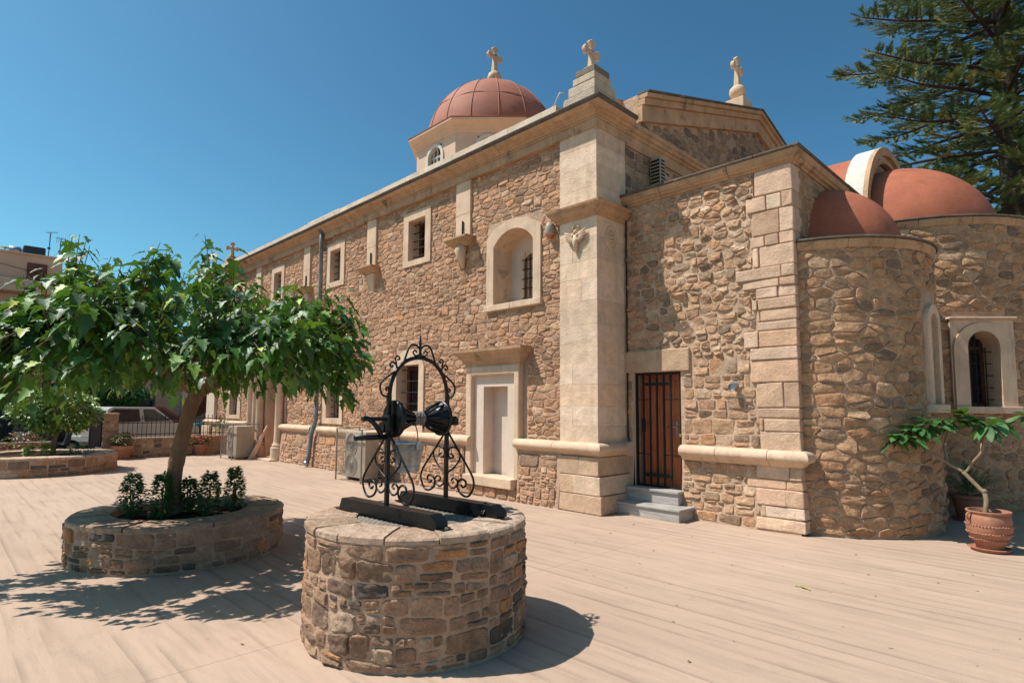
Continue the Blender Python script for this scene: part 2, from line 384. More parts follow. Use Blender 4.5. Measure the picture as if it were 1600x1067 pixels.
def carve(polys, holes, g=0.006):
    out = []
    for p in polys:
        ok = True
        for (a0, a1, b0, b1) in holes:
            us = [q[0] for q in p]; vs = [q[1] for q in p]
            if max(us) <= a0 - g or min(us) >= a1 + g or max(vs) <= b0 - g or min(vs) >= b1 + g: continue
            c = cen(p)
            best = max((a0 - c[0], 'l'), (c[0] - a1, 'r'), (b0 - c[1], 'b'), (c[1] - b1, 't'))
            if best[0] < 0.0:
                # centroid inside: keep the biggest remainder if it is worthwhile
                cand = [clip(p, 1, 0, a0 - g), clip(p, -1, 0, -(a1 + g)), clip(p, 0, 1, b0 - g), clip(p, 0, -1, -(b1 + g))]
                p = max(cand, key=lambda z: area(z) if len(z) > 2 else 0)
            else:
                p = {'l': lambda: clip(p, 1, 0, a0 - g), 'r': lambda: clip(p, -1, 0, -(a1 + g)), 'b': lambda: clip(p, 0, 1, b0 - g), 't': lambda: clip(p, 0, -1, -(b1 + g))}[best[1]]()
            if len(p) < 3 or area(p) < 0.0008: ok = False; break
        if ok: out.append(p)
    return out

def voronoi(u0, u1, v0, v1, holes, rg, wmin=0.12, wmax=0.42, hmin=0.08, hmax=0.2, A=1.5, slope=0.0):
    """irregular stones laid in loose courses"""
    seeds = []; v = v0 - 0.05
    while v < v1 + 0.1:
        h = rg.uniform(hmin, hmax); u = u0 - rg.uniform(0, wmax)
        while u < u1 + 0.2:
            wd = rg.uniform(wmin, wmax) * (0.55 + h / hmax * 0.6)
            q = (u + wd / 2, v + h / 2 + rg.uniform(-0.28, 0.28) * h)
            if rg.random() < 0.16 and wd > wmin * 1.3:     # a pair of thin stones instead of one
                seeds.append((q[0], q[1] - h * 0.24)); seeds.append((q[0] + rg.uniform(-.05, .05), q[1] + h * 0.27))
            else: seeds.append(q)
            u += wd
        v += h
    S2 = [(a, b * A, rg.uniform(-1, 1) * (0.35 * wmin) ** 2) for a, b in seeds]
    cs = wmax * 0.9; grid = {}
    for i, s in enumerate(S2): grid.setdefault((int(s[0] // cs), int(s[1] // cs)), []).append(i)
    out = []
    for i, s in enumerate(S2):
        if not (u0 - .1 < s[0] < u1 + .1 and v0 - .1 < s[1] / A < v1 + .1): continue
        poly = [(s[0] - .6, s[1] - .6), (s[0] + .6, s[1] - .6), (s[0] + .6, s[1] + .6), (s[0] - .6, s[1] + .6)]
        gx, gy = int(s[0] // cs), int(s[1] // cs); nb = []
        for dx in (-1, 0, 1):
            for dy in (-1, 0, 1): nb += grid.get((gx + dx, gy + dy), [])
        nb = sorted((j for j in nb if j != i), key=lambda j: (S2[j][0] - s[0]) ** 2 + (S2[j][1] - s[1]) ** 2)[:14]
        for j in nb:
            t = S2[j]; a = t[0] - s[0]; b = t[1] - s[1]
            c = (t[0] ** 2 + t[1] ** 2 - s[0] ** 2 - s[1] ** 2 + s[2] - t[2]) / 2
            poly = clip(poly, a, b, c)
            if len(poly) < 3: break
        if len(poly) < 3: continue
        poly = [(p[0], p[1] / A) for p in poly]
        for e in ((1, 0, u1), (-1, 0, -u0), (0, 1, v1), (0, -1, -v0)):
            poly = clip(poly, *e)
            if len(poly) < 3: break
        if len(poly) >= 3 and area(poly) > 0.0012: out.append(poly)
    return carve(out, holes)

def coursed(u0, u1, v0, v1, holes, rg, hmin=0.09, hmax=0.2, wmin=0.12, wmax=0.4, split=0.3, wob=0.012):
    """squared rubble in courses with thin packing stones"""
    rows = [v0]
    while rows[-1] < v1 - hmin * 0.8: rows.append(min(v1, rows[-1] + rg.uniform(hmin, hmax)))
    if v1 - rows[-2] < hmin * 1.2 and len(rows) > 2: rows.pop(-2)
    rows[-1] = v1
    off = rg.uniform(0, 99)
    def line(i, u):
        if i == 0 or i == len(rows) - 1: return rows[i]
        return rows[i] + wob * math.sin(u * 3.1 + i * 2.3 + off) + wob * 0.7 * math.sin(u * 7.7 + i * 5.1)
    out = []
    for i in range(len(rows) - 1):
        u = u0; h = rows[i + 1] - rows[i]
        while u < u1 - 1e-4:
            wd = rg.uniform(wmin, wmax) * (0.7 + 0.5 * h / hmax); e = u + wd
            if u1 - e < wmin * 0.7: e = u1
            j0 = rg.uniform(-.012, .012); j1 = rg.uniform(-.012, .012)
            q = [(u, line(i, u)), (e, line(i, e)), (e, line(i + 1, e)), (u, line(i + 1, u))]
            k = rg.random()
            if k < split and h > hmin * 1.15:
                t = rg.uniform(.35, .65); um = (u + e) / 2
                ml, mr = (line(i, u) * (1 - t) + line(i + 1, u) * t), (line(i, e) * (1 - t) + line(i + 1, e) * t) + rg.uniform(-.01, .01)
                lo = [q[0], q[1], (e, mr), (u, ml)]; hi = [(u, ml), (e, mr), q[2], q[3]]
                if rg.random() < 0.5 and wd > wmin * 1.6:
                    s_ = u + wd * rg.uniform(.35, .65); f = (s_ - u) / (e - u); mm_ = ml * (1 - f) + mr * f
                    hi1 = [(u, ml), (s_, mm_), (s_, line(i + 1, s_)), q[3]]; hi2 = [(s_, mm_), (e, mr), q[2], (s_, line(i + 1, s_))]
                    out += [lo, hi1, hi2]
                else: out += [lo, hi]
            else: out.append(q)
            u = e
    return carve([p for p in out if area(p) > 0.0008], holes)

PAL = {
 'nave': [((.455, .265, .165), 5), ((.41, .235, .15), 5), ((.48, .28, .185), 3), ((.34, .21, .14), 2.6), ((.53, .34, .225), 2), ((.50, .26, .14), 1.1), ((.25, .165, .12), 1.0), ((.56, .39, .27), .9)],
 'annex': [((.49, .30, .19), 4), ((.42, .25, .16), 3), ((.55, .36, .235), 3), ((.50, .27, .15), 2), ((.30, .20, .14), 2), ((.17, .125, .10), 1.1), ((.60, .44, .32), 1), ((.33, .24, .175), 1)],
 'apse': [((.46, .275, .165), 4), ((.41, .245, .145), 4), ((.50, .31, .19), 2.5), ((.45, .24, .13), 2), ((.31, .20, .13), 1.8), ((.13, .10, .085), 0.6), ((.23, .165, .12), 1.0), ((.56, .39, .26), 1)],
 'well': [((.40, .24, .155), 4), ((.33, .20, .13), 4), ((.46, .29, .19), 2.5), ((.25, .16, .11), 2), ((.50, .245, .12), 1.3), ((.15, .115, .095), 1.2), ((.52, .36, .25), 1.2)],
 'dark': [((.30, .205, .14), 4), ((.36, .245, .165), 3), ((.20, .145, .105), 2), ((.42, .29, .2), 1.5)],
}
for _k, _f in (('nave', .75), ('annex', .62), ('apse', .62)):      # keep the stones of one wall in one family
    _w = sum(w_ for _, w_ in PAL[_k]); _m = [sum(c[i] * w_ for c, w_ in PAL[_k]) / _w for i in range(3)]
    PAL[_k] = [(tuple((1.06, 1.03, .98)[i] * (_m[i] * (1 - _f) + c[i] * _f) for i in range(3)), w_) for c, w_ in PAL[_k]]
def pick(pal, rg):
    tot = sum(w_ for _, w_ in pal); r = rg.uniform(0, tot)
    for c, w_ in pal:
        r -= w_
        if r <= 0: break
    k = rg.uniform(.9, 1.1); q = rg.uniform(-.035, .035)
    return (c[0] * k * (1 + q * .3), c[1] * k, c[2] * k * (1 - q))

def big_blocks(u0, u1, v0, v1, n, holes, rg, w=(.2, .34), h=(.14, .22)):
    out = []; t = 0
    while len(out) < n and t < n * 12:
        t += 1; a = rg.uniform(u0, u1 - w[1]); b = rg.uniform(v0, v1 - h[1]); r = (a, a + rg.uniform(*w), b, b + rg.uniform(*h))
        if any(not (r[1] < q[0] - .03 or r[0] > q[1] + .03 or r[3] < q[2] - .03 or r[2] > q[3] + .03) for q in list(holes) + out): continue
        out.append(r)
    j = lambda: rg.uniform(-.008, .008)
    return out, [[(r[0] + j(), r[2] + j()), (r[1] + j(), r[2] + j()), (r[1] + j(), r[3] + j()), (r[0] + j(), r[3] + j())] for r in out]

def stone_geo(poly, mapf, rg, gap=0.006, h=0.02, rough=0.35, rounded=0.3, tint=None, fill=0.012, detail=False):
    """one pillow-faced stone from its outline on the wall"""
    c = cen(poly); us = [p[0] for p in poly]; vs = [p[1] for p in poly]
    W = max(us) - min(us); H = max(vs) - min(vs)
    if W < gap * 2.5 or H < gap * 2.5: return None
    su = 1 - 2 * gap / W; sv = 1 - 2 * gap / H
    P = [(c[0] + (p[0] - c[0]) * su, c[1] + (p[1] - c[1]) * sv) for p in poly]
    # cut the corners
    Q = []; n = len(P)
    for i in range(n):
        a, b, d = P[i - 1], P[i], P[(i + 1) % n]
        l1 = math.hypot(a[0] - b[0], a[1] - b[1]); l2 = math.hypot(d[0] - b[0], d[1] - b[1])
        if l1 < 0.018 and n > 4: continue
        k = min(rounded * 0.5, 0.035 / max(l1, 1e-4)); k2 = min(rounded * 0.5, 0.035 / max(l2, 1e-4))
        k *= rg.uniform(.6, 1.2); k2 *= rg.uniform(.6, 1.2)
        Q.append((b[0] + (a[0] - b[0]) * k, b[1] + (a[1] - b[1]) * k)); Q.append((b[0] + (d[0] - b[0]) * k2, b[1] + (d[1] - b[1]) * k2))
    if len(Q) < 4: return None
    Z = []                                                       # break long edges
    for i in range(len(Q)):
        a, b = Q[i], Q[(i + 1) % len(Q)]; Z.append(a); l = math.hypot(a[0] - b[0], a[1] - b[1])
        if l > 0.11:
            nx, ny = (b[1] - a[1]) / l, -(b[0] - a[0]) / l; j = rg.uniform(-.006, .006); t = rg.uniform(.4, .6)
            Z.append((a[0] + (b[0] - a[0]) * t + nx * j, a[1] + (b[1] - a[1]) * t + ny * j))
    if detail:
        Z2 = []
        for i in range(len(Z)):
            a, b = Z[i], Z[(i + 1) % len(Z)]; l = math.hypot(a[0] - b[0], a[1] - b[1]); kk = max(1, int(l / .028))
            for q in range(kk):
                t = q / kk; w_ = 0 if q == 0 else rg.uniform(-.0045, .0045)
                Z2.append((a[0] + (b[0] - a[0]) * t - (b[1] - a[1]) / max(l, 1e-5) * w_, a[1] + (b[1] - a[1]) * t + (b[0] - a[0]) / max(l, 1e-5) * w_))
        Q = Z2; n = len(Q); e = min(W, H); hh = h * rg.uniform(.3, 1.4); tu = rg.uniform(-1, 1) * rough * hh / W; tv = rg.uniform(-1, 1) * rough * hh / H; sd_ = rg.uniform(0, 50)
        def hz(p, k):
            q = mapf(p[0], p[1], 0); nz = mnoise.fractal(Vector((q[0] * 14 + sd_, q[1] * 14, q[2] * 22)), .7, 2.1, 4)
            return max(-.002, hh * k * (1 + .25 * nz) + (p[0] - c[0]) * tu * 2 + (p[1] - c[1]) * tv * 2 + nz * .0075 * min(1, k * 1.3))
        V = [mapf(p[0], p[1], -fill) for p in Q]; F = []
        r1 = 1 - min(.4, 0.010 / e * 2); fs = [((1 + r1) / 2, .5), (r1, .9), (r1 * .8, 1), (r1 * .55, 1.02), (r1 * .28, 1.03)]
        for (s_, k) in fs:
            for p in Q:
                pp = (c[0] + (p[0] - c[0]) * s_, c[1] + (p[1] - c[1]) * s_); V.append(mapf(pp[0], pp[1], hz(pp, k)))
        V.append(mapf(c[0], c[1], hz(c, 1.03)))
        for k in range(len(fs)):
            for i in range(n):
                i2 = (i + 1) % n; F.append((k * n + i, k * n + i2, (k + 1) * n + i2, (k + 1) * n + i))
        for i in range(n): F.append((len(fs) * n + i, len(fs) * n + (i + 1) % n, (len(fs) + 1) * n))
        return V, F, tint
    Q = Z[:16]; n = len(Q); e = min(W, H)
    hh = h * rg.uniform(.45, 1.35); tu = rg.uniform(-1, 1) * rough * hh / W; tv = rg.uniform(-1, 1) * rough * hh / H
    def hf(p, k): return max(0.0015, hh * k + (p[0] - c[0]) * tu * 2 + (p[1] - c[1]) * tv * 2 + rg.uniform(-1, 1) * hh * rough * .35)
    r1 = 1 - min(.45, 0.012 / e * 2 * (0.6 + rounded)); r2 = r1 * 0.62
    V = [mapf(p[0], p[1], -fill) for p in Q]
    V += [mapf(c[0] + (p[0] - c[0]) * (r1 * .5 + .5), c[1] + (p[1] - c[1]) * (r1 * .5 + .5), hf(p, .45)) for p in Q]
    V += [mapf(c[0] + (p[0] - c[0]) * r1, c[1] + (p[1] - c[1]) * r1, hf(p, .88)) for p in Q]
    V += [mapf(c[0] + (p[0] - c[0]) * r2 * .8, c[1] + (p[1] - c[1]) * r2 * .8, hf(p, 1.0)) for p in Q]
    V.append(mapf(c[0], c[1], hh * rg.uniform(.9, 1.15)))
    F = []
    for k in range(3):
        for i in range(n):
            i2 = (i + 1) % n; F.append((k * n + i, k * n + i2, (k + 1) * n + i2, (k + 1) * n + i))
    for i in range(n): F.append((3 * n + i, 3 * n + (i + 1) % n, 4 * n))
    return V, F, tint

def lay(cells, mapf, rg, pal, store=None, **kw):
    out = store if store is not None else []
    for p in cells:
        g = stone_geo(p, mapf, rg, tint=pick(PAL[pal], rg), **kw)
        if g:
            c = cen(p); q = mapf(c[0], c[1], 0); d2 = q[0] ** 2 + q[1] ** 2 + (q[2] - 1.8) ** 2
            q1 = mapf(c[0], c[1], 1); nn = Vector(q1) - Vector(q); fc = -nn.dot(Vector(q) - Vector((0, 0, 1.8))) / math.sqrt(d2)
            out.append((abs(area(p)) / d2 * max(0.02, fc), g))
    return out

def place_stones(store, parent, limit=290, name='stone', stuffname='rubble', material=None):
    store.sort(key=lambda s: -s[0]); material = material or K['rubble']
    for s in store[:limit]:
        b = MB(); b.add(s[1][0], s[1][1], s[1][2]); o = b.build(name, material, parent, smooth=True, ang=34)
    if len(store) > limit:
        b = MB()
        for s in store[limit:]: b.add(s[1][0], s[1][1], s[1][2])
        b.build(stuffname, material, parent, smooth=True, ang=34, kind='stuff')

def sheet(u0, u1, v0, v1, holes, mapf, du=0.5, dv=0.5):
    """wall face with openings left out"""
    us = sorted(set([u0, u1] + [x for h in holes for x in h[:2] if u0 < x < u1])); vs = sorted(set([v0, v1] + [x for h in holes for x in h[2:] if v0 < x < v1]))
    def dens(a, d):
        o = []
        for i in range(len(a) - 1):
            n = max(1, int(math.ceil((a[i + 1] - a[i]) / d)))
            o += [a[i] + (a[i + 1] - a[i]) * k / n for k in range(n)]
        return o + [a[-1]]
    us = dens(us, du); vs = dens(vs, dv)
    b = MB(); idx = {}; V = []; F = []
    def vid(i, j):
        if (i, j) not in idx: idx[(i, j)] = len(V); V.append(mapf(us[i], vs[j], 0))
        return idx[(i, j)]
    for i in range(len(us) - 1):
        for j in range(len(vs) - 1):
            cu, cv = (us[i] + us[i + 1]) / 2, (vs[j] + vs[j + 1]) / 2
            if any(h[0] < cu < h[1] and h[2] < cv < h[3] for h in holes): continue
            F.append((vid(i, j), vid(i + 1, j), vid(i + 1, j + 1), vid(i, j + 1)))
    return b.add(V, F)

def ring_frame(outer, inner, mapf, front, back, closed=True, lip=None):
    """band between two outlines, standing 'front' proud of the wall, its reveal running back to 'back'"""
    n = len(outer); V = [mapf(*p, -0.02) for p in outer] + [mapf(*p, front) for p in outer] + [mapf(*p, front) for p in inner] + [mapf(*p, back) for p in inner]
    F = []; m = n if closed else n - 1
    for k in range(3):
        for i in range(m):
            j = (i + 1) % n; F.append((k * n + i, k * n + j, (k + 1) * n + j, (k + 1) * n + i))
    return MB().add(V, F)
def rect_path(u0, u1, v0, v1): return [(u0, v0), (u1, v0), (u1, v1), (u0, v1)]
def arch_path(u0, u1, v0, vs, vt, n=10):
    """from bottom left, up over the arch, down to the bottom right (vs springing, vt top)"""
    c = (u0 + u1) / 2; r = (u1 - u0) / 2; h = vt - vs
    p = [(u0, v0)]
    if h >= r * 0.98: p += [(c - r * math.cos(math.pi * i / n), vs + h * math.sin(math.pi * i / n)) for i in range(n + 1)]
    else:
        Rr = (r * r + h * h) / (2 * h); a = math.asin(min(1, r / Rr))
        p += [(c + Rr * math.sin(-a + 2 * a * i / n), vt - Rr + Rr * math.cos(-a + 2 * a * i / n)) for i in range(n + 1)]
    return p + [(u1, v0)]
# ------------------------------------------------------------------ ground
tag(MB().add([(-500, -500, -0.012), (500, -500, -0.012), (500, 500, -0.012), (-500, 500, -0.012)], [(0, 1, 2, 3)]).build('ground', K['earth']), kind='structure')
MB().add([(-23.6, -30, 0), (16, -30, 0), (16, 26, 0), (-23.6, 26, 0)], [(0, 1, 2, 3)]).build('paved_courtyard', K['ground'], kind='structure')
MB().add([(-31.2, -60, -0.004), (-23.6, -60, -0.004), (-23.6, 60, -0.004), (-31.2, 60, -0.004)], [(0, 1, 2, 3)]).build('road', K['asphalt'], kind='structure')
MB().box(-32.6, -31.2, -60, 60, -0.01, 0.12).build('pavement', K['ground'], kind='structure', bevel=0.02)

# ------------------------------------------------------------------ the church
CH = root('stone_church', (-6.1, 8.0, 0), 'rubble stone church with red domes, pale corner pillars and three apses', 'church')
store = []
rg = random.Random(11)
YW, YP, YA, XE = 8.12, 8.05, 8.90, -3.16
nave = lambda u, v, h: (u, YW - h, v)
def nave_low(u, v, h): return (u, 8.0 - 0.09 * (1 - v / 0.95) - h, v)
annex = lambda u, v, h: (u, YA - h, v)
def annex_low(u, v, h): return (u, YA - 0.08 * (1 - v / 0.95) - h, v)
eastw = lambda u, v, h: (XE + h, u, v)
def naveeast(u, v, h): return (-6.2 + h, u, v)

HN = [(-9.03, -7.49, 3.72, 5.5), (-12.16, -11.03, 5.18, 6.53), (-16.22, -15.13, 5.22, 6.54), (-20.24, -19.22, 5.2, 6.52), (-23.86, -22.73, 5.2, 6.5),
      (-12.5, -11.2, 1.24, 2.95), (-16.2, -15.0, 1.24, 2.75), (-24.12, -22.68, 1.24, 2.9), (-9.62, -7.86, 1.1, 2.9), (-21.65, -18.75, 1.0, 3.6),
      (-10.05, -9.56, 5.3, 6.75), (-13.88, -13.4, 5.3, 6.75), (-17.72, -17.24, 5.3, 6.75), (-21.6, -21.1, 5.3, 6.75)]
OPEN = [(-8.82, -7.69, 3.86, 5.36), (-11.94, -11.25, 5.32, 6.32), (-15.98, -15.36, 5.38, 6.33), (-20.03, -19.43, 5.38, 6.3), (-23.63, -22.98, 5.38, 6.3),
        (-12.33, -11.4, 1.4, 2.77), (-15.95, -15.18, 1.42, 2.4), (-23.8, -23.0, 1.4, 2.6), (-9.09, -8.38, 1.0, 2.19), (-20.3, -19.05, 1.0, 3.0)]
sheet(-26.2, -6.9, 1.06, 6.9, OPEN, lambda u, v, h: (u, YW - .001, v), 2, 2).build('wall', K['mortar'], CH)
sheet(-26.2, -6.9, 0, 1.06, [(-9.60, -7.96, 0.22, 1.1), (-21.66, -18.74, 0, 1.1)], lambda u, v, h: nave_low(u, v, .001), 2, .3).build('wall', K['mortar'], CH)
# nave masonry
HX = HN + [(-9.0, -7.55, 5.3, 5.6), (-12.4, -11.3, 2.9, 3.16)]
BR, BC = big_blocks(-16, -7.0, 1.25, 6.7, 34, HX, rg)
lay(BC, nave, rg, 'nave', store, gap=.005, h=.018, rounded=.2, rough=.5)
cells = voronoi(-25.3, -6.98, 1.2, 6.78, HX + BR, rg, 0.13, 0.46, 0.06, 0.165, 2.3)
lay(cells, nave, rg, 'nave', store, gap=0.004, h=0.019, rounded=.26, rough=.45)
for xc, z0, z1 in ((-9.61, .22, 1.0), (-7.95, .22, 1.0), (-21.67, 0, 1.0), (-18.72, 0, 1.0)):
    MB().prism([(xc, 8.14, z0), (xc, 8.0 - .09 * (1 - z0 / .95), z0), (xc, 8.0, z1), (xc, 8.14, z1)], (.012, 0, 0)).build('wall_cheek', K['cornice'], CH)
cells = coursed(-25.3, -6.98, 0.02, 0.93, [(-9.6, -7.95, 0.0, 1.0), (-21.75, -18.6, 0, 1)], rg, 0.07, 0.19, 0.13, 0.44, .4, .018)
lay(cells, nave_low, rg, 'nave', store, gap=0.0055, h=0.022, rounded=.3, rough=.5)

# annex masonry
HA = [(-6.0, -5.0, 0.4, 2.42), (-6.2, -4.83, 2.38, 2.80)]
QR = []; rq = random.Random(23); z = 0.02                     # courses of the corner quoins: (bottom, height, left end)
while z < 5.40:
    h = rq.choice([rq.uniform(.13, .19), rq.uniform(.2, .3), rq.uniform(.28, .42)])
    if z < 1.0 and z + h > 0.80: h = 0.945 - z
    if abs(z - .945) < 1e-3: z = 1.165
    if z + h > 5.25: h = 5.44 - z
    QR.append((z, h, -3.80 + rq.choice([0, .03, -.05, -.24, -.14, .07]))); z += h
HQ = [(x, -3.5, z_ - .0, z_ + h_) for z_, h_, x in QR]; HA = HA + HQ
sheet(-6.2, XE, 0.95, 5.5, [(-5.97, -5.03, 0.2, 2.40)], lambda u, v, h: annex(u, v, .007), 2, 2).build('wall', K['annexmortar'], CH)
sheet(-6.2, XE, 0, 0.95, [(-5.97, -5.03, 0.2, 2.40)], lambda u, v, h: annex_low(u, v, .007), 2, .3).build('wall', K['annexmortar'], CH)
BR, BC = big_blocks(-6.1, -3.86, 2.85, 5.4, 11, HA, rg, (.18, .36), (.13, .24))
lay(BC, annex, rg, 'annex', store, gap=.006, h=.034, rounded=.3, rough=.6)
cells = voronoi(-6.13, -3.70, 2.62, 5.42, HA + BR, rg, 0.11, 0.38, 0.08, 0.18, 1.55)
lay(cells, annex, rg, 'annex', store, gap=0.006, h=0.029, rounded=.36, rough=.6)
cells = coursed(-5.02, -3.70, 1.2, 2.63, HA, rg, 0.13, 0.25, 0.14, 0.36, .35)
cells += coursed(-6.13, -5.99, 1.2, 2.4, [], rg, 0.14, 0.25, 0.13, 0.2, .1)
lay(cells, annex, rg, 'annex', store, gap=0.0055, h=0.024, rounded=.35, rough=.45)
cells = coursed(-5.02, -3.70, 0.02, 0.93, HQ, rg, 0.11, 0.24, 0.16, 0.4, .4)
lay(cells, annex_low, rg, 'annex', store, gap=0.0055, h=0.026, rounded=.35, rough=.45)

# ashlar blocks: quoins of the annex and the corner pillar of the nave
def block(x0, x1, y0, y1, z0, z1, tint, name='ashlar_block', bev=0.009, low=None, jit=0.004, m='ashlar'):
    v = []
    for z in (z0, z1):
        e = low(z) if low else 0
        for (x, y) in ((x0, y0), (x1, y0), (x1, y1), (x0, y1)):
            xx = x + (e * .8 if x == x1 else 0); yy = y - (e if y == y0 else 0)
            v.append((xx + rg.uniform(-jit, jit) * .4, yy + rg.uniform(-jit, jit), z + rg.uniform(-jit, jit) * .5))
    return MB().hexa(v, tint).build(name, K[m], CH, bevel=bev)
ASH = [((.58, .385, .265), 5), ((.60, .41, .29), 4), ((.56, .355, .235), 2), ((.52, .345, .235), 2), ((.62, .455, .33), 1.3)]
for z, h, xq in QR:
    low = (lambda zz: 0.07 * max(0, 1 - zz / 0.95)) if z < .95 else None
    xs = [xq]
    style = rg.random()
    if style < .35: xs += [rg.uniform(-3.72, -3.66)]
    elif style < .7: xs += [rg.uniform(-3.42, -3.30)]
    if style > .93: xs += [rg.uniform(-3.6, -3.5), rg.uniform(-3.36, -3.3)]
    xs.append(XE + 0.012)
    for i in range(len(xs) - 1):
        last = i == len(xs) - 2
        block(xs[i] + .007, xs[i + 1] - (0 if last else .007), YA - rg.uniform(.028, .046), YA + (rg.choice([.22, .34]) if last else .15), z + .006, z + h - .006, pick(ASH, rg), low=low, bev=.015, jit=.013)
LIM = [((.675, .495, .36), 5), ((.66, .48, .345), 4), ((.69, .51, .375), 3), ((.655, .46, .325), .6)]
def pillar(x0, x1, z0, z1, step):
    z = z0; k = 0
    while z < z1 - .02:
        h = step * rg.uniform(.8, 1.15)
        if z1 - z - h < step * .55: h = z1 - z
        cut = rg.choice([None, .35, .6]) if k % 2 else None
        t = pick(LIM, rg)
        if cut is None: block(x0, x1, YP, 8.93, z + .0008, z + h - .0008, t, bev=.002, jit=.0018)
        else:
            xc = x0 + (x1 - x0) * cut
            block(x0, xc - .0015, YP, 8.5, z + .0008, z + h - .0008, t, bev=.002, jit=.0018)
            block(xc + .0015, x1, YP, 8.93, z + .0015, z + h - .0015, pick(LIM, rg), bev=.003, jit=.0022)
        z += h; k += 1
pillar(-6.98, -6.13, 1.16, 5.16, .37); pillar(-6.98, -6.13, 5.36, 6.78, .36)
BAS = [((.54, .37, .25), 4), ((.51, .34, .225), 3), ((.57, .41, .29), 2)]
for (z0, z1, cuts) in ((0.01, .30, (-7.0, -6.03)), (.31, .62, (-7.0, -6.62, -6.06)), (.63, .94, (-6.99, -6.5, -6.09))):
    for i in range(len(cuts) - 1):
        lowf = (lambda zz: 0.07 * max(0, 1 - zz / .95))
        last = i == len(cuts) - 2
        block(cuts[i] + .003, cuts[i + 1] - (0 if last else .003), 7.99, 8.93, z0, z1, pick(BAS, rg), low=lowf if last else (lambda zz: 0.07 * max(0, 1 - zz / .95)), bev=.012, jit=.008)
# far west corner pillar
for i, (z0, z1) in enumerate(((0, .94), (1.17, 2.4), (2.42, 3.7), (3.72, 5.0), (5.02, 6.78))):
    block(-26.25, -25.3, 8.0 if i else 7.85, 8.6, z0, z1, pick(LIM, rg), bev=.01)

# round string course (a roll above a hollow), laid in stones
CORD = [(-.10, .935), (.00, .935), (.035, .955), (.055, .985), (.075, 1.005), (.115, 1.015), (.145, 1.05), (.15, 1.09), (.135, 1.135), (.10, 1.165), (.05, 1.18), (-.10, 1.18)]
YC = 8.05
for path in ([(-26.3, YC), (-21.62, YC)], [(-18.8, YC), (-16.62, YC)], [(-16.2, YC), (-9.4, YC)]):
    split_moulding('string_course', path, CORD, K['lime'], CH, 1.0, rg)
split_moulding('string_course', [(-8.05, YC), (-6.13, YC), (-6.13, 8.83), (-5.99, 8.83)], CORD, K['lime'], CH, 1.3, rg)
split_moulding('string_course', [(-5.01, 8.86), (XE + .01, 8.86), (XE + .01, 9.02)], CORD, K['lime'], CH, .62, rg)
# capital of the corner pillar
CAP = [(-.1, 5.14), (.015, 5.14), (.035, 5.165), (.045, 5.20), (.09, 5.215), (.12, 5.255), (.135, 5.27), (.14, 5.315), (.18, 5.33), (.19, 5.365), (-.1, 5.38)]
split_moulding('capital_moulding', [(-7.0, 8.2), (-7.0, YP), (-6.13, YP), (-6.13, 8.86)], CAP, K['cornice'], CH, 1.2, rg)

# entablature of the nave: architrave band, stepped cornice, blackened top course, pale parapet strip
Y0, X0 = 8.03, -6.12
ARC = [(-.2, 6.74), (.01, 6.74), (.01, 6.90), (.035, 6.90), (.035, 6.94), (-.2, 6.94)]
CRN = [(-.2, 6.945), (.045, 6.945), (.06, 6.975), (.11, 6.99), (.12, 7.03), (.17, 7.04), (.215, 7.075), (.225, 7.10), (-.2, 7.10)]
TOP = [(-.2, 7.104), (.235, 7.104), (.255, 7.125), (.265, 7.165), (.26, 7.175), (-.2, 7.18)]
PAR = [(-.3, 7.184), (.245, 7.184), (.235, 7.31), (-.3, 7.31)]
ent = [(-26.25, Y0), (X0, Y0), (X0, 8.98)]
for nm, pf, mt, st in (('architrave', ARC, 'cornice', 1.2), ('cornice', CRN, 'cornice', 1.1), ('cornice_top', TOP, 'lichen', 1.3)):
    split_moulding(nm, ent, pf, K[mt], CH, st, rg, gap=.004)
split_moulding('parapet', [(-26.25, Y0), (-6.85, Y0)], PAR, K['parapet'], CH, 1.5, rg, smooth=False)
# second, shallower cornice carried on along the east face
EC = [(-.2, 6.72), (.02, 6.72), (.02, 6.93), (.05, 6.94), (.06, 6.99), (.10, 7.0), (.12, 7.06), (.15, 7.07), (.16, 7.15), (-.2, 7.17)]
split_moulding('cornice', [(-6.17, 8.99), (-6.17, 12.6)], EC, K['cornice'], CH, 1.0, rg)
sheet(8.9, 12.6, 5.3, 6.8, [(10.2, 10.62, 5.3, 6.62)], naveeast, 2, 2).build('wall', K['mortar'], CH)
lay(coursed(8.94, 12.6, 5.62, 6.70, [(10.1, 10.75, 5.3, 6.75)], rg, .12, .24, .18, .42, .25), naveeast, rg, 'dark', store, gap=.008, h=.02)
eastup = lambda u, v, h: (-6.2 + h, u, v)
fr = ring_frame(arch_path(10.1, 10.72, 5.5, 6.28, 6.58), arch_path(10.22, 10.6, 5.5, 6.26, 6.46), eastup, .03, -.3, closed=False)
o = fixn(fr.build('window', K['cornice'], CH)); 
MB().box(-6.5, -6.48, 10.2, 10.62, 5.4, 6.6).build('pane', K['glass'], o)
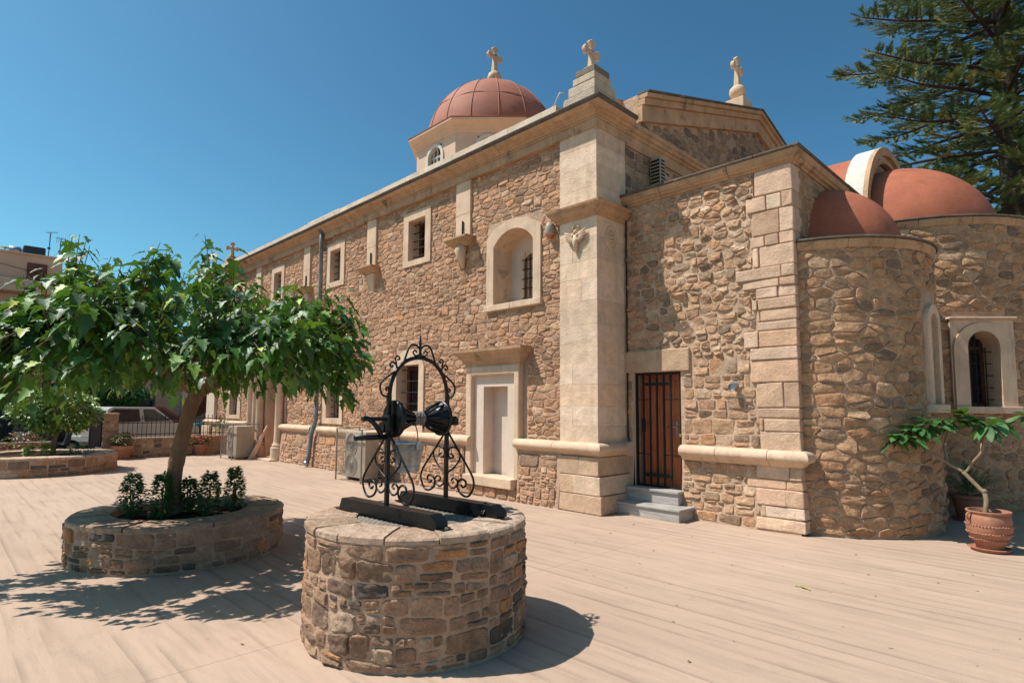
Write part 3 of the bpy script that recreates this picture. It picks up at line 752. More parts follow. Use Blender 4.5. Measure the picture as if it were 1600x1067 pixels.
# stepped acroterion at the corner with a cross
for i, (w_, z0, z1) in enumerate(((.72, 7.185, 7.37), (.60, 7.374, 7.55), (.49, 7.554, 7.68), (.42, 7.684, 7.80))):
    block(-6.03 - w_, -6.03, 7.88, 7.88 + w_ * 1.05, z0, z1, (.5, .40, .30) if i < 3 else (.22, .17, .13), 'acroterion_block', bev=.012, jit=.006)
def stone_cross(cx, cy, z0, h, mname, parent, arm=None, label=None, ball=0.0, ped=None):
    """trefoil-ended cross whose arms run north-south"""
    r = h * .078; arm = arm or h * .37; b = MB(); zc = z0 + h * .62
    if ped: b.box(cx - ped, cx + ped, cy - ped, cy + ped, z0 - .10, z0 + .02); b.box(cx - ped * .7, cx + ped * .7, cy - ped * .7, cy + ped * .7, z0 + .02, z0 + .09)
    w_ = r * .95
    def armp(dy, dz, L_):
        # one flared arm with a three-lobed end
        q = [(-w_ * .9, 0), (-w_ * .85, .5), (-w_ * 1.75, .66), (-w_ * 2.0, .78), (-w_ * 1.6, .9), (-w_ * .95, .93), (-w_ * .6, 1.03), (w_ * .6, 1.03), (w_ * .95, .93), (w_ * 1.6, .9), (w_ * 2.0, .78), (w_ * 1.75, .66), (w_ * .85, .5), (w_ * .9, 0)]
        P = [(cx - w_ * .8, cy + dy * t * L_ + dz * s_, zc + dz * t * L_ + dy * s_) for s_, t in q]
        b.prism(P, (w_ * 1.6, 0, 0))
    armp(1, 0, arm); armp(-1, 0, arm); armp(0, 1, h * .38)
    b.hexa([(cx - w_ * 1.2, cy - w_ * 1.5, z0), (cx + w_ * 1.2, cy - w_ * 1.5, z0), (cx + w_ * 1.2, cy + w_ * 1.5, z0), (cx - w_ * 1.2, cy + w_ * 1.5, z0), (cx - w_ * .79, cy - w_ * .85, zc), (cx + w_ * .79, cy - w_ * .85, zc), (cx + w_ * .79, cy + w_ * .85, zc), (cx - w_ * .79, cy + w_ * .85, zc)])
    b.box(cx - w_ * .79, cx + w_ * .79, cy - w_ * .9, cy + w_ * .9, zc - w_ * .9, zc + w_ * .9)
    return fixn(b.build('cross', K[mname], parent, bevel=.012, label=label))
stone_cross(-6.32, 8.17, 7.86, .62, 'lime', CH, ped=.15)
MB().box(-26.3, -25.6, 8.3, 9.0, 7.184, 7.7).box(-26.2, -25.75, 8.42, 8.9, 7.7, 7.98).build('acroterion_block', K['cornice'], CH, bevel=.03)
stone_cross(-26.0, 8.66, 8.0, .70, 'cornice', CH, ped=.17)

# upper nave wall and its gable to the east
xg = -6.15
gable = [(9.41, 7.18), (20.3, 7.18), (20.3, 7.86), (14.85, 9.48), (9.41, 7.86)]
MB().prism([(xg, y, z) for y, z in gable], (-.35, 0, 0)).build('wall', K['mortar'], CH)
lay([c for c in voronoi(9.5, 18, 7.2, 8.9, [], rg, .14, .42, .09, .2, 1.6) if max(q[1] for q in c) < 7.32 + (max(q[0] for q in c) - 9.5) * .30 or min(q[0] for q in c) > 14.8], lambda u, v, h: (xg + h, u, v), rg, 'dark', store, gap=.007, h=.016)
def rake(off0, off1, x1, name, mt):
    t = 1.62 / 5.44
    for s in (1, -1):
        def Y(y): return y if s > 0 else 29.7 - y
        n = 4
        for i in range(n):
            a = 9.41 + (14.85 - 9.41) * i / n + (.004 if i else 0); b_ = 9.41 + (14.85 - 9.41) * (i + 1) / n
            za, zb = 7.86 + (a - 9.41) * t, 7.86 + (b_ - 9.41) * t
            p = [(xg, Y(a), za + off0), (xg, Y(b_), zb + off0), (xg, Y(b_), zb + off1), (xg, Y(a), za + off1)]
            fixn(MB().prism(p, (x1 - xg, 0, 0)).build(name, K[mt], CH, bevel=.008))
rake(-.56, -.24, xg + .10, 'raking_cornice', 'cornice'); rake(-.236, -.11, xg + .16, 'raking_cornice', 'cornice'); rake(-.106, -.02, xg + .22, 'raking_cornice', 'cornice')
rake(-.016, .025, xg + .25, 'raking_coping', 'lichen')
MB().box(-26, xg - .35, 9.41, 20.3, 7.1, 7.84).build('clerestory_wall', K['cornice'], CH)
MB().prism([(-26, 9.2, 7.84), (-26, 14.85, 9.46), (-26, 20.5, 7.84)], (26 + xg - .36, 0, 0)).build('roof', K['cornice'], CH)
MB().box(-26.2, -6.3, 8.15, 21.5, 7.0, 7.2).build('roof', K['parapet'], CH)
MB().box(-26.2, -6.5, 8.6, 21.5, 0, 7.0).build('core_wall', K['mortar'], CH)
# ball and cross on the gable
yb = 14.0
MB().box(-6.42, -5.95, yb - .25, yb + .28, 9.20, 9.48).build('pedestal', K['lime'], CH, bevel=.02)
MB().lathe([(.001, 9.47), (.13, 9.47), (.12, 9.5), (.07, 9.53), (.11, 9.57), (.18, 9.63), (.205, 9.72), (.19, 9.81), (.12, 9.88), (.07, 9.91), (.001, 9.91)], (-6.2, yb, 0), 20).build('finial_ball', K['lime'], CH, smooth=True)
stone_cross(-6.2, yb, 9.9, .76, 'lime', CH)

# ------------------------------------------------------------------ chancel block and apses
ACR = [(-.2, 5.44), (.012, 5.44), (.02, 5.475), (.06, 5.485), (.075, 5.52), (.10, 5.53), (.115, 5.60), (.125, 5.615), (-.2, 5.615)]
ATP = [(-.2, 5.619), (.135, 5.619), (.15, 5.64), (.145, 5.665), (-.2, 5.675)]
apath = [(-6.16, YA - .02), (XE + .02, YA - .02), (XE + .02, 14.0)]
split_moulding('cornice', apath, ACR, K['cornice'], CH, 1.0, rg)
split_moulding('cornice_top', apath, ATP, K['lichen'], CH, 1.2, rg)
sheet(YA, 20.8, 0, 5.5, [], eastw, 3, 3).build('wall', K['mortar'], CH)
lay(coursed(9.12, 13.2, 4.15, 5.42, [], rg, .12, .26, .16, .4, .3), eastw, rg, 'apse', store, gap=.008, h=.02)
MB().box(-6.2, XE - .02, 9.0, 20.7, 5.3, 5.6).build('roof', K['parapet'], CH)
MB().box(-6.2, XE - .03, 9.45, 20.7, 0, 5.2).build('core_wall', K['mortar'], CH)

def arcmap(cx, cy, Rr):
    def f(u, v, h):
        a = u / Rr; return (cx + (Rr + h) * math.sin(a), cy - (Rr + h) * math.cos(a), v)
    return f
def flatmap(cx, cy, Rr, th):                       # a plane tangent to the round wall, for its window
    t = Vector((math.cos(th), math.sin(th))); n = Vector((math.sin(th), -math.cos(th)))
    def f(u, v, h): return (cx + n.x * (Rr + h) + t.x * u, cy + n.y * (Rr + h) + t.y * u, v)
    return f
def apse(cx, cy, Rr, top, a0, a1, wth, win, hood, seed, hmax, hh):
    rgs = random.Random(seed); f = arcmap(cx, cy, Rr)
    wi = [(wth * Rr + win[0], wth * Rr + win[1], win[2], win[3])]
    wide = [(wth * Rr + win[0] - .17, wth * Rr + win[1] + .17, win[2] - .12, win[3] + .33)]
    sheet(a0 * Rr, a1 * Rr, 0, top, wi, lambda u, v, h: f(u, v, .001), .12, .8).build('wall', K['mortar'], CH)
    lay(voronoi(a0 * Rr, min(a1, R(120)) * Rr, .02, top - .02, wide, rgs, .14, .48, .08, hmax, 1.7), f, rgs, 'apse', store, gap=.0045, h=hh * .6, rounded=.4, rough=.7)
    # eave moulding
    n = 44; P = []
    for pf, mt, nm in (([(-.1, -.02), (.01, -.02), (.03, .0), (.045, .05), (.055, .105), (-.1, .11)], 'cornice', 'cornice'), ([(-.3, .114), (.07, .114), (.085, .13), (.075, .15), (-.3, .165)], 'lichen', 'cornice_top')):
        seg = 7 if Rr < 2 else 9; A0, A1 = a0 + .02, a1 - .02
        for s in range(seg):
            b0 = A0 + (A1 - A0) * s / seg + .0015; b1 = A0 + (A1 - A0) * (s + 1) / seg - .0015; m_ = 6; V = []; kk = len(pf)
            for i in range(m_ + 1):
                a = b0 + (b1 - b0) * i / m_
                for (o_, z_) in pf: V.append((cx + (Rr + o_) * math.sin(a), cy - (Rr + o_) * math.cos(a), top + z_))
            F = [(i * kk + j, i * kk + (j + 1) % kk, (i + 1) * kk + (j + 1) % kk, (i + 1) * kk + j) for i in range(m_) for j in range(kk)] + [tuple(range(kk)), tuple(m_ * kk + j for j in range(kk))[::-1]]
            o = fixn(MB().add(V, F).build(nm, K[mt], CH, smooth=True)); o.data.set_sharp_from_angle(angle=R(38))
    # window
    g = flatmap(cx, cy, Rr, wth); hw = win[1]; ow = hw + (.24 if hood else .13)
    sp = win[3] - hw; out = arch_path(-ow, ow, win[2], sp, win[3] + (.15 if hood else .13), 12); inn = arch_path(-hw, hw, win[2], sp, win[3], 12)
    W = fixn(ring_frame(out, inn, g, .05, -.42, closed=False).build('window', K['lime'], CH, smooth=True)); W.data.set_sharp_from_angle(angle=R(35))
    if hood:
        for s_ in (-1, 1): fixn(MB().prism([g(p[0], p[1], .018) for p in [(s_ * (ow + .01), win[2]), (s_ * (ow + .025), win[2]), (s_ * (ow + .025), win[3] + .2), (0, win[3] + .2), (0, win[3] + .155)] + [(s_ * abs(q[0]) * 1.01, q[1] + .003) for q in out[len(out) // 2:-1]]], Vector(g(0, 0, 0)) - Vector(g(0, 0, .03))).build('spandrel_panel', K['lime'], W))
    def gbox(u0, u1, v0, v1, h0, h1): return MB().hexa([g(u0, v0, h1), g(u1, v0, h1), g(u1, v0, h0), g(u0, v0, h0), g(u0, v1, h1), g(u1, v1, h1), g(u1, v1, h0), g(u0, v1, h0)])
    fixn(gbox(-ow - .04, ow + .04, win[2] - .12, win[2], -.42, .11).build('sill', K['lime'], W, bevel=.01))
    if hood: fixn(gbox(-ow - .06, ow + .06, win[3] + .205, win[3] + .25, -.1, .075).build('header', K['lime'], W, bevel=.012))
    fixn(gbox(-hw, hw, win[2], win[3], -.43, -.40).build('pane', K['glass'], W))
    for (u0, u1, v0, v1) in ((-hw, -hw + .06, win[2], win[3] - .1), (hw - .06, hw, win[2], win[3] - .1), (-.035, .035, win[2], win[3]), (-hw, hw, sp - .03, sp + .03), (-hw, hw, win[2], win[2] + .07)):
        fixn(gbox(u0, u1, v0, v1, -.40, -.35).build('window_bar', K['darkwood'], W))
    for i in range(5):
        v = win[2] + (sp - win[2]) * (i + .6) / 5
        MB().tube([g(-hw, v, -.16), g(hw, v, -.16)], .009, 6).build('grille_bar', K['grill'], W)
    for u, tt in ((-hw * .55, sp), (0, win[3] - .02), (hw * .62, sp)):
        MB().tube([g(u, win[2], -.17), g(u, tt, -.17)], .011, 6).build('grille_bar', K['grill'], W)
apse(-3.47, 10.63, 1.66, 4.12, R(10), R(170), R(84), (-.14, .14, 1.86, 3.2), False, 5, .22, .036)
apse(-3.20, 14.85, 2.45, 5.10, R(1), R(179), R(42.5), (-.27, .27, 1.84, 3.16), True, 6, .2, .034)
# half domes
def half_dome(cx, cy, z, r, h, xcut, name):
    V = []; F = []; n, m = 48, 16
    for j in range(m + 1):
        p = math.pi / 2 * j / m
        for i in range(n + 1):
            a = -math.pi / 2 - .25 + (math.pi + .5) * i / n
            V.append((max(xcut, cx + r * math.cos(p) * math.cos(a)), cy + r * math.cos(p) * math.sin(a), z + h * math.sin(p)))
    for j in range(m):
        for i in range(n): F.append((j * (n + 1) + i, j * (n + 1) + i + 1, (j + 1) * (n + 1) + i + 1, (j + 1) * (n + 1) + i))
    MB().add(V, F).build(name, K['dome'], CH, smooth=True)
half_dome(-3.3, 10.63, 4.25, 1.15, 1.2, XE - .01, 'half_dome')
half_dome(-3.2, 14.9, 5.22, 1.86, 1.76, -3.35, 'half_dome')
MB().lathe([(.01, 4.27), (1.7, 4.25)], (-3.47, 10.63, 0), 40).build('eave_deck', K['lichen'], CH)
MB().lathe([(.01, 5.24), (2.48, 5.22)], (-3.2, 14.85, 0), 48).build('eave_deck', K['lichen'], CH)
# barrel vault behind and its whitewashed end arch
def barrel(x0, x1, cy, cz, ro, ri, name, mt, zb):
    n = 26; V = []
    for x in (x0, x1):
        for r_ in (ro, ri):
            V.append((x, cy - r_, zb)); V += [(x, cy - r_ * math.cos(math.pi * i / n), cz + r_ * math.sin(math.pi * i / n)) for i in range(n + 1)]; V.append((x, cy + r_, zb))
    k = n + 3; F = []
    for i in range(k - 1):
        F += [(i, i + 1, 2 * k + i + 1, 2 * k + i), (k + i + 1, k + i, 3 * k + i, 3 * k + i + 1), (2 * k + i, 2 * k + i + 1, 3 * k + i + 1, 3 * k + i), (i + 1, i, k + i, k + i + 1)]
    o = fixn(MB().add(V, F).build(name, K[mt] if isinstance(mt, str) else mt, CH, smooth=True)); o.data.set_sharp_from_angle(angle=R(30)); return o
barrel(-6.1, -3.62, 14.95, 5.35, 2.08, 1.9, 'barrel_roof', 'dome', 5.3)
barrel(-3.6, -3.24, 14.95, 5.35, 2.17, 1.94, 'end_arch', 'white', 5.3)
barrel(-3.238, -3.15, 14.95, 5.35, 2.175, 2.0, 'end_arch_face', 'cornice', 5.3)
barrel(-3.30, -3.20, 14.95, 5.35, 1.938, 1.84, 'arch_moulding', 'cornice', 5.3)
n = 24; MB().prism([(-3.33, 14.95 - 1.93, 5.3)] + [(-3.33, 14.95 - 1.93 * math.cos(math.pi * i / n), 5.35 + 1.93 * math.sin(math.pi * i / n)) for i in range(n + 1)] + [(-3.33, 14.95 + 1.93, 5.3)], (-.1, 0, 0)).build('tympanum', K['cornice'], CH)

# ------------------------------------------------------------------ octagonal drum and main dome
DX, DY = -16.35, 14.85
def octo(Rr, z): return [(DX + Rr * math.cos(R(22.5 + 45 * k)), DY + Rr * math.sin(R(22.5 + 45 * k)), z) for k in range(8)]
def loft(rings, name, m, cap=True, smooth=False):
    b = MB(); n = len(rings[0]); V = [p for r_ in rings for p in r_]
    F = [(j * n + i, j * n + (i + 1) % n, (j + 1) * n + (i + 1) % n, (j + 1) * n + i) for j in range(len(rings) - 1) for i in range(n)]
    if cap: F += [tuple((len(rings) - 1) * n + i for i in range(n))]
    return b.add(V, F).build(name, m, CH, smooth=smooth)
# eight separate wall faces, each with an arched window
RD = 2.95
for k in range(8):
    a = R(45 * k); ap = RD * math.cos(R(22.5)); t = Vector((-math.sin(a), math.cos(a))); nn = Vector((math.cos(a), math.sin(a)))
    def g(u, v, h, t=t, nn=nn): return (DX + nn.x * (ap + h) + t.x * u, DY + nn.y * (ap + h) + t.y * u, v)
    hw = RD * math.sin(R(22.5)); sheet(-hw, hw, 7.2, 11.2, [(-.36, .36, 9.7, 10.98)], g, 9, 9).build('drum_wall', K['plaster'], CH)
    o_ = arch_path(-.5, .5, 9.7, 10.58, 11.04, 10); i_ = arch_path(-.38, .38, 9.7, 10.58, 10.93, 10)
    W = fixn(ring_frame(o_, i_, g, .05, -.2, closed=False).build('window', K['white'], CH, smooth=False))
    def bx(u0, u1, v0, v1, h0, h1, g=g): return MB().hexa([g(u0, v0, h1), g(u1, v0, h1), g(u1, v0, h0), g(u0, v0, h0), g(u0, v1, h1), g(u1, v1, h1), g(u1, v1, h0), g(u0, v1, h0)])
    fixn(bx(-.42, .42, 9.7, 10.99, -.16, -.15).build('pane', K['glass'], W))
    for u in (-.2, 0, .2): fixn(bx(u - .02, u + .02, 9.7, 10.92 - abs(u) * .35, -.15, -.08).build('glazing_bar', K['white'], W))
    for v in (10.02, 10.34, 10.60): fixn(bx(-.38, .38, v - .022, v + .022, -.15, -.07).build('glazing_bar', K['white'], W))
loft([octo(2.955, 11.1), octo(3.0, 11.13), octo(3.02, 11.22), octo(3.1, 11.26), octo(3.12, 11.33), octo(3.27, 11.44), octo(3.28, 11.5)], 'drum_cornice', K['plaster'], cap=False)
loft([octo(3.285, 11.503), octo(3.3, 11.54), octo(2.4, 11.70)], 'drum_eave', K['dome2'])
prof = [(2.56 * math.cos(math.pi / 2 * j / 18) + .001, 11.62 + 2.62 * math.sin(math.pi / 2 * j / 18)) for j in range(19)]
MB().lathe([(2.62, 11.58)] + prof, (DX, DY, 0), 64).build('dome', K['dome2'], CH, smooth=True)
for k in range(16):
    a = 2 * math.pi * (k + .35) / 16; pts = [(DX + (2.565 * math.cos(math.pi / 2 * j / 14)) * math.cos(a), DY + (2.565 * math.cos(math.pi / 2 * j / 14)) * math.sin(a), 11.62 + 2.625 * math.sin(math.pi / 2 * j / 14)) for j in range(14)]
    MB().tube(pts, .02, 5).build('dome_rib', K['dome2'], CH, smooth=True)
for zr in (.47, ):
    p = math.asin(zr); pts = [(DX + 2.566 * math.cos(p) * math.cos(2 * math.pi * i / 48), DY + 2.566 * math.cos(p) * math.sin(2 * math.pi * i / 48), 11.62 + 2.62 * zr + .03 * math.sin(i * 1.3)) for i in range(49)]
    MB().tube(pts, .011, 4, caps=False).build('dome_seam', K['dome2'], CH, smooth=True)
MB().lathe([(.001, 14.2), (.26, 14.2), (.22, 14.26), (.13, 14.34), (.16, 14.40), (.25, 14.48), (.28, 14.6), (.24, 14.74), (.13, 14.84), (.09, 14.87), (.001, 14.87)], (DX + .1, DY, 0), 20).build('finial_ball', K['lime'], CH, smooth=True)
stone_cross(DX + .1, DY, 14.85, 1.0, 'lime', CH)

# ------------------------------------------------------------------ windows of the nave
def nav_window(o4, i4, arch=None, bars=(2, 5), depth=.36, sill=False, mt='lime'):
    out = rect_path(*o4) if not arch else None
    W = fixn(ring_frame(rect_path(*o4), rect_path(*i4), nave, .045, -depth).build('window', K[mt], CH, bevel=.006)) if not arch else None
    if arch:
        # flat frame with a blind round head
        o_ = arch_path(o4[0], o4[1], o4[2], arch[0], arch[1], 12); ii = arch_path(i4[0], i4[1], i4[2], i4[3] - .001, i4[3], 12)
        W = fixn(ring_frame(o_, ii, nave, .045, -depth, closed=False).build('window', K[mt], CH))
        MB().box(o4[0], o4[1], YW - .055, YW + .2, o4[2] - .1, o4[2] + .1).build('sill', K[mt], W, bevel=.008)
    x0, x1, z0, z1 = i4; yb = YW + depth
    MB().box(x0, x1, yb - .01, yb + .01, z0, z1).build('pane', K['glass'], W)
    m = MB(); xc = (x0 + x1) / 2
    for (a, b_) in ((x0, x0 + .07), (xc - .04, xc + .04), (x1 - .07, x1)): m.box(a, b_, yb - .05, yb - .012, z0, z1)
    m.box(x0, x1, yb - .049, yb - .013, z0, z0 + .08).box(x0, x1, yb - .049, yb - .013, z1 - .08, z1)
    m.build('casement', K['darkwood'], W)
    yg = YW + .13
    for i in range(bars[0]):
        x = x0 + (x1 - x0) * (i + 1) / (bars[0] + 1); MB().tube([(x, yg, z0), (x, yg, z1 + .0)], .013, 6).build('grille_bar', K['grill'], W)
    for i in range(bars[1]):
        z = z0 + (z1 - z0) * (i + .6) / bars[1]; MB().tube([(x0 - .02, yg - .015, z), (x1 + .02, yg - .015, z)], .012, 6).build('grille_bar', K['grill'], W)
nav_window((-12.16, -11.03, 5.18, 6.53), (-11.94, -11.25, 5.32, 6.32))
nav_window((-16.22, -15.13, 5.22, 6.54), (-15.98, -15.36, 5.38, 6.33))
nav_window((-20.24, -19.22, 5.2, 6.52), (-20.03, -19.43, 5.38, 6.3))
nav_window((-23.86, -22.73, 5.2, 6.5), (-23.63, -22.98, 5.38, 6.3))
nav_window((-12.5, -11.2, 1.26, 3.0), (-12.33, -11.4, 1.4, 2.77), arch=(2.72, 3.15), bars=(3, 5))
nav_window((-16.2, -15.0, 1.26, 2.72), (-15.95, -15.18, 1.42, 2.4), bars=(3, 5))
nav_window((-24.12, -22.68, 1.26, 2.9), (-23.8, -23.0, 1.4, 2.6), bars=(3, 5))
# deep niche window with segmental head
o_ = arch_path(-9.03, -7.49, 3.86, 5.28, 5.56, 12); i_ = arch_path(-8.82, -7.69, 3.86, 5.06, 5.36, 12)
W = fixn(ring_frame(o_, i_, nave, .05, -.5, closed=False).build('window', K['lime'], CH)); W['label'] = 'deep arched niche window with narrow grated opening'
for a, b_ in ((-9.07, -8.3), (-8.295, -7.46)): MB().box(a, b_, YW - .085, YW + .5, 3.735, 3.86).build('sill', K['lime'], W, bevel=.012)
sheet(-8.85, -7.6, 3.8, 5.4, [(-8.42, -7.86, 3.86, 4.92)], lambda u, v, h: (u, YW + .47, v), 9, 9).build('niche_back', K['nicheplaster'], W)
sheet(-8.85, -7.6, 3.8, 5.4, [(-8.42, -7.86, 3.86, 4.92)], lambda u, v, h: (u, YW + .40, v) , 9, 9)
fixn(ring_frame(arch_path(-8.5, -7.78, 3.86, 4.86, 5.06, 8), arch_path(-8.42, -7.86, 3.86, 4.80, 4.94, 8), lambda u, v, h: (u, YW + .47 - h, v), .03, -.2, closed=False).build('inner_frame', K['lime'], W))
MB().box(-8.43, -7.85, YW + .66, YW + .67, 3.86, 4.95).build('pane', K['glass'], W)
for x in (-8.36, -8.24, -8.12, -8.0, -7.9): MB().tube([(x, YW + .45, 3.86), (x, YW + .45, 4.98)], .014, 6).build('grille_bar', K['grill'], W)
for z in (4.02, 4.22, 4.42, 4.62, 4.82): MB().tube([(-8.46, YW + .44, z), (-7.84, YW + .44, z)], .011, 6).build('grille_bar', K['grill'], W)
# carved inscription, weathered beyond reading, on the left reveal of the niche (it faces east)
m = MB(); rr = random.Random(3)
for row, (z, a, b_) in enumerate(((4.62, .10, .38), (4.585, .12, .36), (4.55, .10, .37), (4.50, .16, .33), (4.46, .17, .30), (4.22, .24, .33), (4.18, .26, .32), (4.14, .25, .33), (4.10, .27, .33), (4.06, .25, .32))):
    u = a
    while u < b_:
        l = rr.uniform(.008, .02); m.box(-8.8199, -8.8170, YW + u, YW + u + l, z, z + rr.uniform(.008, .018)); u += l + rr.uniform(.005, .012)
m.build('inscription', K['lichen'], W)
# window strips ending in corbels, with an iron spike
def strip(x0, x1, zb, big):
    MB().box(x0, x1, YW - .07, YW + .1, 6.0, 6.735).build('pilaster_strip', K['lime'], CH, bevel=.006)
    MB().box(x0, x1, YW - .068, YW + .1, zb, 5.996).build('pilaster_strip', K['lime'], CH, bevel=.006)
    c = (x0 + x1) / 2; w = (x1 - x0) / 2 + .15
    fixn(MB().hexa([(c - w * .72, YW - .12, zb - .15), (c + w * .72, YW - .12, zb - .15), (c + w * .72, YW + .05, zb - .15), (c - w * .72, YW + .05, zb - .15),
                    (c - w, YW - .30, zb - .02), (c + w, YW - .30, zb - .02), (c + w, YW + .05, zb - .02), (c - w, YW + .05, zb - .02)]).box(c - w, c + w, YW - .31, YW + .05, zb - .018, zb + .03).build('corbel', K['cornice'], CH, bevel=.01))
    if big:
        b = MB().tube([(c, YW - .07, zb - .14), (c - .01, YW - .13, zb - .26), (c, YW - .09, zb - .40), (c, YW - .04, zb - .62)], [.12, .13, .10, .03], 9)
        b.sphere((c - .05, YW - .15, zb - .30), .055).sphere((c + .06, YW - .14, zb - .27), .05).sphere((c, YW - .13, zb - .42), .05)
        b.build('carved_bracket', K['lime'], CH, smooth=True)
    else:
        fixn(MB().hexa([(c - .10, YW - .03, zb - .66), (c + .10, YW - .03, zb - .66), (c + .10, YW + .05, zb - .66), (c - .10, YW + .05, zb - .66),
                  (c - w * .6, YW - .13, zb - .155), (c + w * .6, YW - .13, zb - .155), (c + w * .6, YW + .05, zb - .155), (c - w * .6, YW + .05, zb - .155)]).build('carved_bracket', K['lime'], CH, bevel=.02))
    MB().tube([(c + .02, YW - .09, zb + .02), (c + .02, YW - .09, zb + .42)], .02, 6).build('iron_spike', K['iron'], CH)
strip(-10.05, -9.56, 5.42, True); strip(-13.86, -13.41, 5.42, False); strip(-17.70, -17.26, 5.40, False); strip(-21.58, -21.14, 5.40, False)

# blind doorway with moulded hood
D = fixn(ring_frame([(-9.56, .40), (-9.56, 2.62), (-7.98, 2.62), (-7.98, .40)], [(-9.38, .40), (-9.38, 2.42), (-8.12, 2.42), (-8.12, .40)], nave, .13, 0.0, closed=False).build('blind_doorway', K['lime'], CH, bevel=.03))
D['label'] = 'walled-up doorway with moulded stone hood'
fixn(ring_frame([(-9.38, .40), (-9.38, 2.42), (-8.12, 2.42), (-8.12, .40)], [(-9.09, .40), (-9.09, 2.19), (-8.38, 2.19), (-8.38, .40)], nave, .035, -.32, closed=False).build('inner_frame', K['nicheplaster'], D, bevel=.004))
sheet(-9.1, -8.37, .38, 2.2, [], lambda u, v, h: (u, YW + .24, v), 9, 9).build('infill_panel', K['nicheplaster'], D)
HD = [(-.1, 2.60), (.02, 2.60), (.03, 2.66), (.07, 2.68), (.08, 2.74), (.12, 2.76), (.15, 2.83), (.20, 2.85), (.235, 2.90), (.24, 2.955), (-.1, 2.97)]
fixn(moulding([(-9.56, YW + .05), (-9.56, YW - .09), (-7.98, YW - .09), (-7.98, YW + .05)], HD).build('hood', K['cornice'], D))
MB().box(-9.45, -8.02, 7.83, 8.3, .22, .41).build('threshold', K['lime'], D, bevel=.015)
lay(coursed(-9.6, -7.95, .02, .21, [], rg, .08, .1, .14, .34, .2), nave_low, rg, 'nave', store, gap=.008, h=.03)

# west portal
P_ = MB().box(-21.6, -18.8, YW + .0, YW + .3, 3.05, 3.65).build('portal', K['lime'], CH, bevel=.02); P_['label'] = 'south portal with engaged columns and brown door'
for x0, x1 in ((-21.62, -20.3), (-19.05, -18.75)):
    MB().box(x0, x1, YW - .02, YW + .4, 0, 3.05).build('jamb', K['lime'], P_, bevel=.015)
for x, r_ in ((-21.35, .12), (-20.93, .10), (-20.5, .13), (-18.92, .13)):
    MB().lathe([(r_ * 1.7, 0), (r_ * 1.7, .42), (r_ * 1.35, .44), (r_ * 1.45, .5), (r_ * 1.1, .56), (r_, .62), (r_ * .9, 2.7), (r_ * 1.4, 2.78), (r_ * 1.5, 2.9), (r_ * .5, 3.0)], (x, YW - .16, 0), 14).build('column', K['lime'], P_, smooth=True, ang=40)
MB().box(-21.7, -18.7, YW - .35, YW, 2.98, 3.3).build('entablature', K['lime'], P_, bevel=.03)
D2 = MB().box(-20.3, -19.05, YW + .36, YW + .42, 0, 3.0).build('door', K['wood'], CH); D2['label'] = 'brown panelled portal door'
for x in (-20.2, -19.62):
    for z0, z1 in ((.15, .7), (.85, 1.7), (1.85, 2.85)): MB().box(x, x + .46, YW + .34, YW + .362, z0, z1).build('door_panel', K['wood'], D2, bevel=.012)
MB().box(-20.6, -18.7, 7.62, 8.4, 0, .055).build('doorstep', K['lime'], CH, bevel=.01)

# ------------------------------------------------------------------ annex door, gate and steps
MB().box(-6.13, -4.86, YA - .055, YA + .4, 2.40, 2.785, (.50, .335, .215)).build('lintel', K['ashlar'], CH, bevel=.018)
for x0, x1 in ((-5.97, -5.955), (-5.045, -5.03)): MB().box(x0, x1, YA + .0, YA + .5, .42, 2.4).build('door_reveal', K['lime'], CH)
MB().box(-6, -5, YA + .3, YA + .5, .38, .43).build('threshold', K['lime'], CH)
DR = MB().box(-5.93, -5.06, YA + .18, YA + .225, .43, 2.38).build('door', K['wood'], CH); DR['label'] = 'varnished brown panelled door behind an iron grille'
for x0, x1 in ((-5.84, -5.56), (-5.44, -5.16)):
    for z0, z1 in ((.56, .95), (1.05, 1.55), (1.65, 2.25)):
        MB().box(x0, x1, YA + .165, YA + .182, z0, z1).build('door_panel', K['wood'], DR, bevel=.012)
MB().box(-5.5, -5.46, YA + .15, YA + .18, .43, 2.38).build('door_strip', K['wood'], DR, bevel=.006)
MB().box(-5.235, -5.20, YA + .145, YA + .18, 1.28, 1.56).build('lock_plate', K['zinc'], DR, bevel=.004)
MB().tube([(-5.215, YA + .15, 1.46), (-5.215, YA + .09, 1.46), (-5.36, YA + .09, 1.47)], .011, 8).build('handle', K['zinc'], DR, smooth=True)
GT = MB().box(-5.965, -5.915, YA + .02, YA + .06, .43, 2.39).box(-5.085, -5.035, YA + .02, YA + .06, .43, 2.39).box(-5.965, -5.035, YA + .021, YA + .059, 2.355, 2.395).box(-5.965, -5.035, YA + .021, YA + .059, .432, .46).build('iron_gate', K['grill'], CH)
GT['label'] = 'black iron door grille with upright bars and a padlock'
for x in (-5.80, -5.665, -5.53, -5.395, -5.26): MB().box(x - .014, x + .014, YA + .025, YA + .05, .45, 2.37).build('bar', K['grill'], GT)
for x0, x1, z0, z1 in ((-5.80, -5.26, 2.17, 2.22), (-5.80, -5.26, .60, .66), (-5.83, -5.775, 1.36, 1.60)):
    MB().box(x0, x1, YA + .015, YA + .055, z0, z1).build('cross_bar', K['grill'], GT)
for z in (1.92, .98):
    for x0, x1 in ((-5.95, -5.67), (-5.39, -5.05)): MB().box(x0, x1, YA + .033, YA + .047, z, z + .014).build('cross_bar', K['iron'], GT)
MB().box(-5.09, -5.045, YA - .01, YA + .02, 1.30, 1.35).build('padlock', mat('brass', (.45, .3, .1), .4, metal=.8, bump=0), GT, bevel=.004)
ST = root('marble_steps', (-5.4, 8.7, 0), 'two grey streaked marble steps below the small grated door', 'steps')
